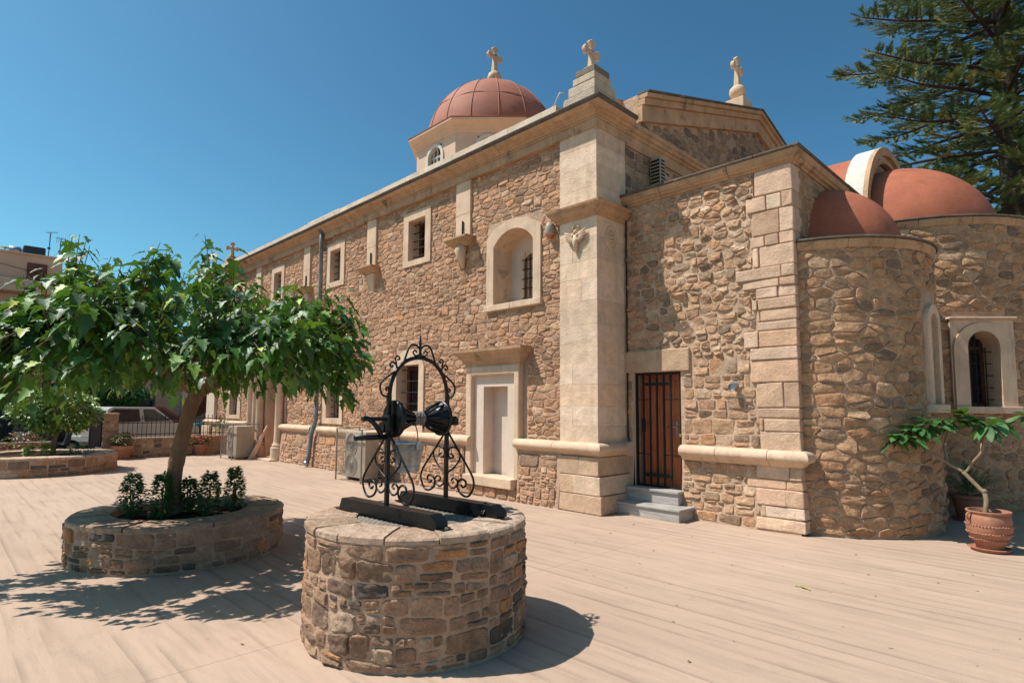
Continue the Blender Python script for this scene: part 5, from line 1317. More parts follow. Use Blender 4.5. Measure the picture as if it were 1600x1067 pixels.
for i, (x, y, h, wd, lab) in enumerate(((-19.2, 1.75, .30, .12, 'small pale green plant left in the far planter'), (-19.1, 2.1, .34, .13, 'pale green plant beside the thin trunk of the far planter'), (-19.1, 2.75, .30, .34, 'dark low leafy plant right of the thin trunk in the far planter'))):
    shrub('bedding_plant', (x, y, .42), h, wd, 220, 'small', .07, lab, 'plant', 'plants in the far planter', [((.16, .26, .04), 3), ((.08, .15, .03), 2)] if i < 2 else BAS_, 140 + i, 5)

# ------------------------------------------------------------------ frangipani in its pot, and the dark pot behind
cx, cy = -1.19, 9.72
PT = root('terracotta_pot', (cx, cy, 0), 'big ribbed terracotta pot with handles on a saucer beside the apse', 'pot')
pr = [(.001, .03), (.135, .03), (.14, .04), (.16, .10), (.195, .145), (.203, .15), (.196, .158), (.215, .20), (.232, .225), (.237, .23), (.228, .238), (.24, .28), (.243, .325), (.232, .335), (.238, .38), (.228, .44), (.215, .47), (.232, .482), (.238, .495), (.236, .507), (.215, .507), (.205, .46), (.001, .46)]
MB().lathe(pr, (cx, cy, 0), 40).build('pot_body', K['terra'], PT, smooth=True, ang=30)
MB().lathe([(.001, .0), (.17, .0), (.20, .012), (.225, .045), (.215, .05), (.19, .03), (.001, .026)], (cx, cy, 0), 36).build('saucer', K['terra'], PT, smooth=True, ang=40)
for zr, rr0 in ((.235, .234), (.155, .203), (.332, .243)):
    m = MB(); n = 44
    for i in range(n):
        a = 2 * math.pi * i / n; m.sphere((cx + rr0 * math.cos(a), cy + rr0 * math.sin(a), zr + .004 * math.sin(i * 1.7)), .0125, 6, 4, sz=.8)
    m.build('rope_band', K['terra'], PT, smooth=True)
for s in (1, -1):
    ax = Vector((.70, .714, 0)) * s; q = [Vector((cx, cy, 0)) + ax * e + Vector((0, 0, z)) for e, z in ((.222, .48), (.262, .475), (.278, .44), (.262, .40), (.232, .385))]
    MB().tube(smooth_path(q, 4), .014, 7).build('handle', K['terra'], PT, smooth=True)
MB().lathe([(.001, .475), (.12, .472), (.208, .465)], (cx, cy, 0), 20).build('soil', K['soil'], PT)
FR = root('frangipani', (cx, cy, .47), 'frangipani with bare forked stems and long glossy leaves in a terracotta pot', 'plant')
def stem(P, r0, r1): P = smooth_path(P, 4); return MB().tube(P, [r0 + (r1 - r0) * k / (len(P) - 1) for k in range(len(P))], 8)
stem([(-1.22, 9.72, .46), (-1.205, 9.74, .62), (-1.225, 9.78, .72), (-1.26, 9.8, .75), (-1.35, 9.8, .86), (-1.437, 9.8, .966)], .030, .025).build('trunk', K['palebark'], FR, smooth=True)
MB().sphere((-1.222, 9.775, .735), .034, 8, 6).build('knot', K['palebark'], FR, smooth=True)
for P in ([(-1.437, 9.8, .966), (-1.554, 9.78, 1.043), (-1.664, 9.75, 1.13), (-1.781, 9.7, 1.212), (-1.849, 9.7, 1.303), (-1.855, 9.7, 1.503)], [(-1.83, 9.68, 1.27), (-1.961, 9.65, 1.396), (-2.087, 9.65, 1.443)],
          [(-1.60, 9.77, 1.07), (-1.64, 9.9, 1.262), (-1.62, 10.0, 1.434), (-1.556, 10.0, 1.593), (-1.396, 10.0, 1.701)], [(-1.437, 9.8, .966), (-1.40, 9.85, .985), (-1.336, 9.85, 1.097), (-1.235, 9.85, 1.245), (-1.2, 9.85, 1.438), (-1.148, 9.85, 1.557)],
          [(-1.235, 9.86, 1.26), (-1.244, 9.95, 1.45), (-1.279, 9.95, 1.576)], [(-1.6, 9.98, 1.5), (-1.68, 9.95, 1.62)], [(-1.15, 9.9, 1.5), (-.95, 9.98, 1.66), (-.8, 10.0, 1.70)]):
    stem(P, .019, .012).build('branch', K['palebark'], FR, smooth=True)
LVF = []; r_ = random.Random(12)
for (x, y, z, n) in ((-2.155, 9.6, 1.40, 8), (-2.09, 9.65, 1.455, 7), (-1.96, 9.7, 1.51, 8), (-1.855, 9.7, 1.53, 8), (-2.0, 9.55, 1.40, 6), (-1.757, 9.8, 1.60, 7), (-1.68, 9.94, 1.65, 7), (-1.5, 10.0, 1.66, 6), (-1.41, 10.0, 1.72, 8), (-1.27, 9.95, 1.59, 8), (-1.14, 9.85, 1.575, 8), (-1.05, 9.92, 1.64, 5), (-.8, 10.0, 1.72, 9)):
    a0 = r_.uniform(0, 6.28)
    n = int(n * 1.5)
    for k in range(n):
        a = a0 + 6.28 * k / n + r_.uniform(-.25, .25); el = r_.uniform(-.8, .5)
        d = Vector((math.cos(a) * math.cos(el), math.sin(a) * math.cos(el), math.sin(el)))
        LVF.append((Vector((x, y, z)) + d * .02, d, Vector((r_.uniform(-.3, .3), r_.uniform(-.3, .3), 1)), r_.uniform(.2, .31), (.03, .08, .015)))
b0 = GM; GM_keep = list(GM); GM[:] = [((.035, .10, .026), 4), ((.06, .15, .045), 3), ((.024, .07, .02), 3)]
leaf_objects(LVF, 'oval', K['leaf'], FR, 200)
GM[:] = GM_keep
P2 = root('terracotta_pot', (-1.72, 12.2, 0), 'dark brown pot in the shade between the two apses', 'pot')
MB().lathe([(.001, .0), (.15, 0), (.17, .04), (.24, .34), (.265, .36), (.265, .41), (.235, .41), (.22, .36), (.001, .36)], (-1.72, 12.15, 0), 30).build('pot_body', K['terra'], P2, smooth=True, ang=35)
MB().lathe([(.001, 0), (.22, 0), (.25, .03), (.001, .025)], (-1.72, 12.15, 0), 24).build('saucer', K['terra'], P2)
PM = root('cycad_plant', (-1.72, 12.15, .38), 'spiky dark green palm like plant in the shaded pot behind the frangipani', 'plant')
r_ = random.Random(6)
for k in range(26):
    a = 6.28 * k / 26 + r_.uniform(-.1, .1); el = r_.uniform(.35, 1.35); L_ = r_.uniform(.6, .9); o = Vector((math.cos(a) * math.cos(el), math.sin(a) * math.cos(el), math.sin(el)))
    p0 = Vector((-1.72, 12.15, .40)); P = [p0 + o * L_ * t + Vector((0, 0, -.28 * t * t * L_)) for t in (0, .25, .5, .75, 1)]
    b = MB(); b.tube(P, [.006, .005, .004, .003, .001], 4)
    for t in range(2, 15):
        q = t / 15; fi = q * 4; i0 = int(fi); p = P[i0].lerp(P[min(i0 + 1, 4)], fi - i0); ax = (P[min(i0 + 1, 4)] - P[i0]).normalized(); sd = ax.cross(Vector((0, 0, 1))).normalized()
        for s in (1, -1):
            d = (sd * s + ax * .9 + Vector((0, 0, .15))).normalized(); ll = .13 * math.sin(math.pi * min(.95, q + .1)) + .03; w_ = ax * .017
            b.add([p - w_, p + w_, p + d * ll], [(0, 1, 2)], (.03, .08, .015))
    b.build('frond', K['smallleaf'], PM)

# ------------------------------------------------------------------ boundary wall, fence, gate pier, pots
def wall_thing(name, label, cat, x0, x1, y0, y1, H, seed, capz=.05, group=None):
    r_ = random.Random(seed); T = root(name, ((x0 + x1) / 2, y0, 0), label, cat, group)
    MB().box(x0, x1, y0, y1, 0, H - capz).build('core', K['mortar'], T)
    st = []
    lay(coursed(y0 + .005, y1 - .005, .01, H - capz, [], r_, .08, .16, .14, .38, .3), lambda u, v, h: (x1 + h, u, v), r_, 'well', st, gap=.008, h=.014)
    if x1 - x0 < .8: lay(coursed(x0 + .005, x1 - .005, .01, H - capz, [], r_, .1, .18, .12, .25, .1), lambda u, v, h: (u, y0 - h, v), r_, 'well', st, gap=.008, h=.014)
    place_stones(st, T, 260)
    n = max(1, int((y1 - y0) / .7))
    for i in range(n):
        a, b_ = y0 + (y1 - y0) * i / n, y0 + (y1 - y0) * (i + 1) / n
        MB().box(x0 - .02, x1 + .03, a + (.003 if i else -.02), b_ - (.003 if i < n - 1 else -.02), H - capz + .001, H, (.45, .33, .24)).build('coping_stone', K['rubble'], T, bevel=.008)
    return T
wall_thing('low_wall', 'low rubble wall under the railing beside the church corner', 'wall', -23.25, -22.9, 4.33, 7.75, .66, 41, group='low walls of the courtyard')
wall_thing('low_wall', 'low rubble wall under the railing beyond the far planter', 'wall', -23.25, -22.9, -9.0, 2.6, .62, 42, group='low walls of the courtyard')
wall_thing('gate_pier', 'square stone gate pier beside the dark metal panel', 'pier', -23.3, -22.88, 3.93, 4.32, 1.49, 43)
def railing(y0, y1, z0, z1, label):
    T = root('iron_railing', (-23.08, y0, z0), label, 'fence', 'iron railings on the low walls')
    for z in (z0 + .1, z1 - .22, z1 - .08):
        MB().box(-23.1, -23.06, y0, y1, z, z + .025).build('rail', K['iron'], T)
    n = int((y1 - y0) / .135); first = None
    for i in range(n + 1):
        y = y0 + .03 + (y1 - y0 - .06) * i / n
        if first is None:
            first = MB().box(-23.088, -23.072, y0 - .008, y0 + .008, z0, z1 - .02).tube([(-23.08, y0, z1 - .02), (-23.08, y0, z1), (-23.08, y0, z1 + .07)], [.008, .02, .001], 5).build('bar', K['iron'], T); o = first
        else: o = first.copy(); COL.objects.link(o)
        o.location = (0, y - y0, 0)
railing(4.33, 7.7, .66, 1.36, 'black spiked iron railing right of the stone gate pier')
railing(-6.0, 2.55, .62, 1.32, 'black iron railing left beyond the far planter')
GP = root('metal_gate', (-22.85, 3.7, 0), 'dark metal gate leaf folded back against the stone pier', 'gate')
MB().box(-22.95, -22.9, 3.55, 3.90, .03, 1.50).build('gate_panel', K['cardark'], GP, bevel=.005)
for y in (3.56, 3.87): MB().box(-22.90, -22.86, y, y + .03, .0, 1.5).build('gate_stile', K['iron'], GP)
MB().box(-22.80, -22.62, 3.70, 3.88, .0, .42).build('gate_stop', K['zinc'], GP, bevel=.02)

def flower_pot(x, y, r0, r1, h, label, plabel, seed, red, W, H):
    T = root('flower_pot', (x, y, 0), label, 'pot', 'flower pots along the low wall')
    MB().lathe([(.001, 0), (r0, 0), (r1 * .93, h * .8), (r1, h * .82), (r1 * 1.03, h), (r1 * .9, h), (r1 * .86, h * .9), (.001, h * .9)], (x, y, 0), 28).build('pot_body', K['terra'], T, smooth=True, ang=35)
    for k in (0, 1): MB().lathe([(r1 * (.82 + .06 * k), -.006), (r1 * (.86 + .06 * k), 0), (r1 * (.82 + .06 * k), .006)], (x, y, h * (.45 + .18 * k)), 28).build('moulded_band', K['terra'], T, smooth=True)
    pal = [((.05, .10, .02), 4), ((.10, .06, .03), 3), ((.09, .13, .04), 2)]
    shrub('potted_flowers', (x, y, h * .9), H, W, 420, 'small', .075, plabel, 'plant', 'plants in the pots along the low wall', pal, seed, 9)
    rr_ = random.Random(seed + 1); b = MB()
    for i in range(int(150 * red)):
        a = rr_.uniform(0, 6.28); q = W * math.sqrt(rr_.random()) * 1.05; p = Vector((x + q * math.cos(a), y + q * math.sin(a), h * .9 + H * rr_.uniform(.35, 1.05)))
        add_leaf(b, 'small', leaf_matrix(p, (math.cos(a), math.sin(a), rr_.uniform(-.3, .8)), (0, 0, 1), rr_.uniform(.05, .09)), rr_.choice([(.55, .05, .04), (.5, .10, .06), (.45, .04, .08)]))
    b.build('blossom', K['petal'], bpy.data.objects[[k for k in ROOTS if k.startswith('potted_flowers')][-1]], kind='stuff')
flower_pot(-22.62, 4.42, .20, .33, .44, 'wide terracotta bowl pot in front of the gate pier', 'sparse pinkish plant in the wide pot by the gate pier', 51, .45, .36, .42)
flower_pot(-22.75, 6.80, .15, .22, .38, 'narrow terracotta pot by the church corner', 'bright red flowering plant in the narrow pot by the church corner', 53, 1.5, .42, .36)
shrub('flowering_shrub', (-22.4, 1.9, .0), .95, .55, 700, 'small', .08, 'reddish pink flowering shrub behind the far planter', 'shrub', None, [((.28, .08, .07), 3), ((.07, .11, .03), 4), ((.35, .15, .12), 2)], 61, 8)
shrub('potted_shrub', (-23.05, 7.6, .7), .55, .22, 200, 'small', .08, 'small green shrub standing on the wall at the church corner', 'shrub', None, None, 62, 5)

# ------------------------------------------------------------------ air conditioning units in their cages
def ac_unit(x, y, wd, dp, h, label, seed):
    T = root('air_conditioner', (x, y, 0), label, 'air conditioner', 'outdoor air conditioning units in wire cages')
    bx = MB().box(x - wd / 2, x + wd / 2, y, y + dp, .08, h - .08).build('housing', K['acbody'], T, bevel=.015)
    for z in (.08 + (h - .16) * .28, .08 + (h - .16) * .72):
        rr_ = min(wd * .28, (h - .16) * .23)
        d = MB().lathe([(.001, .012), (rr_ * .25, .014), (rr_ * .26, .006), (rr_, .004), (rr_ * 1.02, .012), (rr_ * 1.08, .012), (rr_ * 1.09, 0)], (0, 0, 0), 28); d.v = [(x - wd * .16 + a, y - .001 - c_, z + b_) for a, b_, c_ in d.v]
        d.build('fan_grille', K['cage'], T, smooth=True)
        m = MB()
        for k in range(5):
            q = rr_ * (k + 1) / 5.5; m.tube([(x - wd * .16 + q * math.cos(i * math.pi / 12), y - .018, z + q * math.sin(i * math.pi / 12)) for i in range(25)], .003, 4, caps=False)
        m.build('fan_guard', K['cage'], T)
    for sx in (-1, 1): MB().box(x + sx * wd * .35 - .04, x + sx * wd * .35 + .04, y, y + dp, 0, .08).build('foot', K['cage'], T)
    X0, X1, Y0_, Y1_ = x - wd / 2 - .13, x + wd / 2 + .10, y - .16, y + dp + .1
    C = root('wire_cage', (x, y, 0), label.replace('air conditioning unit', 'angle iron cage around the air conditioner').replace('two-fan ', '').replace('tall ', ''), 'cage', 'wire cages around the air conditioners')
    for px_ in (X0, X1):
        for py_ in (Y0_, Y1_): MB().box(px_ - .015, px_ + .015, py_ - .015, py_ + .015, 0, h).build('cage_post', K['cage'], C)
    for z in (.13, h - .02):
        MB().box(X0, X1, Y0_ - .012, Y0_ + .012, z, z + .025).build('cage_rail', K['cage'], C); MB().box(X0, X1, Y1_ - .012, Y1_ + .012, z, z + .025).build('cage_rail', K['cage'], C)
        for px_ in (X0, X1): MB().box(px_ - .012, px_ + .012, Y0_, Y1_, z + .001, z + .024).build('cage_rail', K['cage'], C)
    m = MB(); s_ = .05
    k = int((X1 - X0) / s_)
    for i in range(1, k): xx = X0 + (X1 - X0) * i / k; m.tube([(xx, Y0_, .15), (xx, Y0_, h)], .0022, 3, caps=False)
    k = int((Y1_ - Y0_) / s_)
    for px_ in (X0, X1):
        for i in range(1, k): yy = Y0_ + (Y1_ - Y0_) * i / k; m.tube([(px_, yy, .15), (px_, yy, h)], .0022, 3, caps=False)
    k = int((h - .15) / s_)
    for i in range(1, k):
        zz = .15 + (h - .15) * i / k; m.tube([(X0, Y0_, zz), (X1, Y0_, zz), (X1, Y1_, zz)], .0022, 3, caps=False); m.tube([(X0, Y0_, zz), (X0, Y1_, zz)], .0022, 3, caps=False)
    m.build('wire_mesh', K['cage'], C)
ac_unit(-12.72, 7.22, .95, .36, 1.24, 'two-fan air conditioning unit in front of the wall beside the well', 1)
ac_unit(-20.45, 7.08, .78, .55, 1.16, 'tall air conditioning unit between the church door and the far window', 2)
BD = MB().hexa([(-20.0, 7.42, 0), (-19.93, 7.42, 0), (-19.93, 7.62, 0), (-20.0, 7.62, 0), (-19.86, 7.95, 1.1), (-19.8, 7.95, 1.1), (-19.8, 8.0, 1.1), (-19.86, 8.0, 1.1)], (.3, .2, .13)).build('leaning_board', K['house'], None, bevel=.005)
tag(fixn(BD), 'narrow board leaning on the wall behind the tall caged unit', 'board')
# vent unit on the annex roof, lamps on the walls
AV = root('air_conditioner', (-5.95, 9.95, 5.66), 'white louvred unit on the annex roof against the dark nave wall', 'air conditioner')
MB().box(-6.16, -5.93, 9.83, 10.0, 5.69, 6.70).build('housing', K['siren'], AV, bevel=.008)
for i in range(13): MB().box(-6.14, -5.95, 9.822, 9.8295, 5.75 + i * .071, 5.79 + i * .071).build('louvre', K['glass'], AV)
for i in range(13): MB().box(-5.9295, -5.925, 9.85, 9.98, 5.75 + i * .071, 5.79 + i * .071).build('louvre', K['glass'], AV)
SR = root('alarm_siren', (-7.2, 8.0, 5.1), 'cream alarm siren with amber lens beside the corner pillar capital', 'siren')
MB().lathe([(.001, 0), (.075, .0), (.09, .03), (.092, .14), (.08, .21), (.045, .25), (.001, .26)], (-7.22, 8.04, 4.99), 20).build('siren_housing', K['siren'], SR, smooth=True)
MB().lathe([(.001, -.06), (.05, -.055), (.065, -.01), (.066, .0)], (-7.22, 8.04, 4.99), 16).build('lens', K['orange'], SR, smooth=True)
FL = root('wall_lamp', (-4.09, 8.86, 2.13), 'small round metal spotlight on the annex wall', 'lamp')
d = MB().lathe([(.001, 0), (.05, .0), (.05, .02), (.02, .03), (.02, .05), (.055, .06), (.06, .13), (.052, .13), (.048, .11), (.001, .11)], (0, 0, 0), 20); d.v = [(-4.09 + a, 8.87 - c_, 2.15 + b_ - c_ * .3) for a, b_, c_ in d.v]
d.build('lamp_body', K['zinc'], FL, smooth=True, ang=40)
TW = MB().tube(smooth_path([(-2.35, 6.32, .010), (-2.30, 6.33, .014), (-2.24, 6.31, .012), (-2.19, 6.28, .008)]), .006, 5, tint=(.3, .32, .03)); LEAFT = leaf_matrix((-2.3, 6.33, .015), (1, -.3, 0), (0, .2, 1), .08); add_leaf(TW, 'small', LEAFT, (.30, .33, .03))
tag(TW.build('fallen_twig', K['smallleaf']), 'small yellow green twig lying on the open paving', 'twig')
# ------------------------------------------------------------------ cars and scooter in the street
def car(loc, rz, paint, L_, Wd, H, prof, cab, label, group='cars parked in the street behind the railing', seed=0):
    """built at the origin, nose towards +X, then turned and placed"""
    T = root('parked_car', (0, 0, 0), label, 'car', group); hw = Wd / 2
    b = MB(); n = len(prof); V = [(x, -hw + (.04 if z > .8 else 0), z) for x, z in prof] + [(x, hw - (.04 if z > .8 else 0), z) for x, z in prof]
    b.add(V, [tuple(range(n)), tuple(n + i for i in range(n))[::-1]] + [(i, n + i, n + (i + 1) % n, (i + 1) % n) for i in range(n)])
    fixn(b.build('body', K[paint], T, bevel=.05))
    b = MB(); n = len(cab); zb = cab[0][1]
    def ins(z): return .05 + .16 * (z - zb) / (H - zb)
    V = [(x, -hw + ins(z), z) for x, z in cab] + [(x, hw - ins(z), z) for x, z in cab]
    b.add(V, [tuple(range(n)), tuple(n + i for i in range(n))[::-1]] + [(i, n + i, n + (i + 1) % n, (i + 1) % n) for i in range(n)])
    fixn(b.build('cabin', K[paint], T, bevel=.03))
    # side windows: inset copies of the cabin side
    cxx = sum(p[0] for p in cab) / n; czz = (zb + H) / 2 + .02
    for s in (-1, 1):
        for (a0, a1) in ((.0, .47), (.53, 1.0)):
            xs0 = min(p[0] for p in cab); xs1 = max(p[0] for p in cab); P = [(cxx + (x - cxx) * .9, czz + (z - czz) * .74) for x, z in cab]
            c0, c1 = xs0 + (xs1 - xs0) * a0, xs0 + (xs1 - xs0) * a1
            P = clip([p for p in P], 1, 0, c1); P = clip(P, -1, 0, -c0)
            if len(P) < 3: continue
            Y = lambda z: s * (hw - ins(z) + .008)
            MB().prism([(x, Y(z), z) for x, z in P], (0, -s * .02, 0)).build('side_window', K['glass'], T)
    (xa, za), (xb, zb2) = cab[-1], cab[-2]          # rear screen
    for (p, q) in ((cab[0], cab[1]), (cab[-1], cab[-2])):
        e = -1 if p is cab[0] else 1
        A, B_ = (p[0] * .88 + q[0] * .12, p[1] * .88 + q[1] * .12), (p[0] * .12 + q[0] * .88, p[1] * .12 + q[1] * .88); w1, w2 = hw - ins(A[1]) - .08, hw - ins(B_[1]) - .08
        MB().hexa([(A[0] + e * .012, -w1, A[1]), (A[0] + e * .012, w1, A[1]), (A[0] - e * .01, w1, A[1]), (A[0] - e * .01, -w1, A[1]), (B_[0] + e * .012, -w2, B_[1]), (B_[0] + e * .012, w2, B_[1]), (B_[0] - e * .01, w2, B_[1]), (B_[0] - e * .01, -w2, B_[1])]).build('windscreen', K['glass'], T)
    for x in (L_ * .2, L_ * .8):
        for s in (-1, 1):
            y = s * (hw - .12)
            d = MB().lathe([(.36, 0), (.40, .0), (.405, .01), (.40, .02)], (0, 0, 0), 22); d.v = [(x + a, s * (hw + .003) - s * c_, .34 + b_) for a, b_, c_ in d.v]; d.build('wheel_arch', K['cardark'], T)
            d = MB().lathe([(.19, -.11), (.30, -.115), (.325, -.09), (.325, .09), (.30, .115), (.19, .11)], (0, 0, 0), 24); d.v = [(x + a, y + c_, .325 + b_) for a, b_, c_ in d.v]; W_ = d.build('wheel', K['rubber'], T, smooth=True, ang=40)
            d = MB().lathe([(.001, .10), (.06, .11), (.08, .08), (.18, .10), (.2, .112), (.2, -.1), (.001, -.1)], (0, 0, 0), 20); d.v = [(x + a, y + s * c_, .325 + b_) for a, b_, c_ in d.v]; fixn(d.build('rim', K['rim'], W_))
    for s in (-1, 1):
        MB().box(-.012, .12, s * (hw - .16) - .07, s * (hw - .16) + .125 * 1, .78, 1.12).build('tail_light', K['redlamp'], T, bevel=.01)
        MB().box(L_ - .22, L_ - .02, s * (hw - .28) - .14, s * (hw - .28) + .14, .66, .80).build('headlight', K['glass'], T, bevel=.02)
    MB().box(-.07, .1, -hw + .05, hw - .05, .38, .62).build('bumper', K[paint], T, bevel=.04); MB().box(L_ - .1, L_ + .04, -hw + .06, hw - .06, .34, .58).build('bumper', K[paint], T, bevel=.04)
    MB().box(-.085, -.07, -.26, .26, .66, .77).build('number_plate', K['plasticw'], T)
    T.location = loc; T.rotation_euler = (0, 0, rz)
    for c in T.children: c.matrix_parent_inverse = Matrix()
    return T
suv = [(.0, .36), (.0, .98), (.1, 1.06), (2.95, 1.06), (3.9, .96), (4.12, .82), (4.16, .36), (3.8, .24), (.3, .24)]
suvc = [(.08, 1.02), (.22, 1.60), (.42, 1.68), (2.15, 1.66), (2.95, 1.02)]
car((-26.2, 4.0, 0), R(116), 'carwhite', 4.16, 1.78, 1.68, suv, suvc, 'white off-road car parked behind the stone gate pier', seed=1)
hat = [(.0, .36), (.0, .92), (.1, .98), (2.9, .98), (3.7, .86), (3.85, .74), (3.9, .36), (3.6, .22), (.3, .22)]
hatc = [(.12, .94), (.35, 1.45), (.6, 1.58), (1.9, 1.55), (2.85, .94)]
car((-30.3, 5.2, 0), R(96), 'carred', 3.9, 1.7, 1.58, suv, suvc, 'dark red car parked against the house wall', seed=2)
car((-29.2, 11.2, 0), R(-84), 'carteal', 3.9, 1.66, 1.58, hat, hatc, 'dark teal car behind the railing near the church corner', seed=3)
SC = root('parked_scooter', (-26.1, 2.9, 0), 'black scooter parked beyond the flowering shrub', 'scooter')
for y in (2.35, 3.55):
    d = MB().lathe([(.13, -.05), (.22, -.055), (.25, 0), (.22, .055), (.13, .05)], (0, 0, 0), 20); d.v = [(-26.1 + c_, y + a, .25 + b_) for a, b_, c_ in d.v]; W_ = d.build('wheel', K['rubber'], SC, smooth=True)
    d = MB().lathe([(.001, .04), (.13, .045), (.13, -.045), (.001, -.04)], (0, 0, 0), 16); d.v = [(-26.1 + c_, y + a, .25 + b_) for a, b_, c_ in d.v]; d.build('rim', K['rim'], W_)
MB().prism([(-26.25, 2.2, .45), (-26.25, 2.3, .78), (-26.25, 2.9, .80), (-26.25, 3.0, .45), (-26.25, 3.3, .35), (-26.25, 3.45, .95), (-26.25, 3.55, .95), (-26.25, 3.5, .3), (-26.25, 2.9, .22)], (.3, 0, 0)).build('fairing', K['cardark'], SC, bevel=.06)
MB().box(-26.24, -25.96, 2.25, 2.95, .80, .90).build('seat', K['rubber'], SC, bevel=.04)
MB().tube([(-26.42, 3.42, 1.08), (-26.1, 3.48, 1.0), (-25.78, 3.42, 1.08)], .018, 6).build('handlebar', K['iron'], SC)
MB().lathe([(.001, 0), (.08, .0), (.09, .05), (.001, .09)], (-26.1, 3.56, .85), 14).build('headlight', K['glass'], SC, smooth=True)
MB().box(-26.28, -25.92, 1.95, 2.24, .82, 1.10).build('top_box', K['cardark'], SC, bevel=.05)

# ------------------------------------------------------------------ houses across the street
H1 = root('flat_roofed_house', (-33, -2, 0), 'tan two storey house with rooftop room, tank and aerials across the street', 'house')
FX = -32.0
MB().box(-44, FX, -14, 5.4, 2.62, 6.35).build('wall', K['house'], H1)
MB().box(-44, FX + .9, -14, 5.6, 6.36, 6.62).build('roof_slab', K['house'], H1, bevel=.02)
MB().box(-44, FX + .9, -14, 5.6, 6.625, 6.86).build('parapet', K['house'], H1, bevel=.02)
MB().box(-44, FX + .02, -14, 5.6, 5.6, 6.0).build('band', K['houseorange'], H1)
MB().box(-44, FX, -14, 3.6, 6.87, 8.06).build('penthouse_wall', K['house'], H1)
MB().box(-44, FX + .08, -14, 3.68, 8.065, 8.15).build('penthouse_roof', K['house'], H1)
MB().box(FX, FX + 1.2, -14, 5.0, 2.63, 2.86).build('balcony_slab', K['houseorange'], H1)
MB().box(FX + 1.12, FX + 1.2, -14, 5.0, 2.862, 3.75).build('balcony_wall', K['housewhite'], H1)
sh = MB().box(FX + .01, FX + .05, 2.41, 3.08, 6.95, 7.75).build('shutter', K['shutter'], H1)
for i in range(2): MB().box(FX + .051, FX + .065, 2.43 + i * .33, 2.73 + i * .33, 7.0, 7.7).build('shutter_leaf', K['shutter'], sh)
for y in (-5.5, -2.4, .6, 3.4):
    w_ = MB().box(FX + .005, FX + .04, y, y + 1.1, 3.3, 5.2).build('window', K['shutter'], H1); MB().box(FX + .041, FX + .05, y + .08, y + 1.02, 3.4, 5.1).build('pane', K['glass'], w_)
for y0, y1 in ((-14, -9.5), (-5.4, -4.9), (-1.2, -.7), (2.45, 3.3), (4.6, 5.4)): MB().box(-44, FX + .1, y0, y1, 0, 2.62).build('pillar', K['housewhite'], H1)
MB().box(-44, -38, -14, 5.4, 0, 2.6).build('back_wall', K['house'], H1)
for y0, y1 in ((-9.5, -5.4), (-4.9, -1.2), (-.7, 2.45), (3.3, 4.6)):
    MB().box(-33.6, -33.5, y0, y1, 0, 2.6).build('garage_shutter', K['cardark'], H1)
MB().tube([(FX + .12, .5, 7.75), (FX + .14, 3.4, 7.2), (FX + .3, 9, 6.4)], .012, 5).build('cable', K['grill'], H1)
TK = root('water_tank', (-33, 2.6, 8.15), 'black rooftop water tank beside the aerials', 'tank')
MB().box(-33.7, -32.6, 2.28, 3.05, 8.2, 8.62).build('tank_body', K['tank'], TK, bevel=.06)
for y in (2.35, 2.9): MB().box(-33.6, -32.7, y, y + .06, 8.15, 8.2).build('stand', K['cage'], TK)
T3 = root('water_tank', (-33, 2.0, 8.15), 'grey lying cylinder tank left of the black one on the roof', 'tank')
MB().tube([(-32.9, 1.8, 8.36), (-32.9, 1.85, 8.36), (-32.9, 2.2, 8.36), (-32.9, 2.24, 8.36)], [.1, .19, .19, .1], 14).build('tank_body', K['zinc'], T3, smooth=True)
MB().box(-33.05, -32.75, 1.85, 2.2, 8.15, 8.2).build('stand', K['cage'], T3)
def aerial(y, h, label, kind):
    A = root('television_aerial', (-32.4, y, 8.15), label, 'aerial', 'television aerials on the roof')
    MB().tube([(-32.4, y, 8.1), (-32.4, y + .03, 8.15 + h)], .018, 6).build('mast', K['grill'], A)
    z = 8.15 + h
    if kind:
        MB().tube([(-32.5, y - .12, z - .02), (-32.4, y + .28, z + .05)], .009, 5).build('boom', K['grill'], A)
        for i in range(6): MB().tube([(-32.62, y - .1 + i * .07, z - .01 + i * .012), (-32.2, y - .1 + i * .07, z - .01 + i * .012)], .005, 4).build('element', K['grill'], A)
    else:
        MB().tube([(-32.4, y - .15, z), (-32.4, y + .2, z)], .01, 5).build('boom', K['grill'], A)
        for i in range(5): MB().tube([(-32.5, y - .12 + i * .07, z - .18), (-32.3, y - .12 + i * .07, z + .04)], .006, 4).build('element', K['grill'], A)
    MB().box(-32.43, -32.37, y - .05, y + .06, 8.15 + h * .35, 8.15 + h * .41).build('clamp', K['grill'], A)
aerial(3.12, 1.15, 'tall television aerial with flat bars, nearer the tank', 1); aerial(3.50, .95, 'dark television aerial at the roof corner', 0)
DS = root('satellite_dish', (-32.6, 1.68, 8.15), 'small satellite dish at the roof edge', 'dish')
MB().lathe([(.001, 0), (.10, .015), (.18, .05), (.19, .055)], (-32.5, 1.68, 8.30), 16).build('dish', K['zinc'], DS, smooth=True); MB().tube([(-32.5, 1.68, 8.12), (-32.5, 1.68, 8.32)], .015, 6).build('mast', K['grill'], DS)

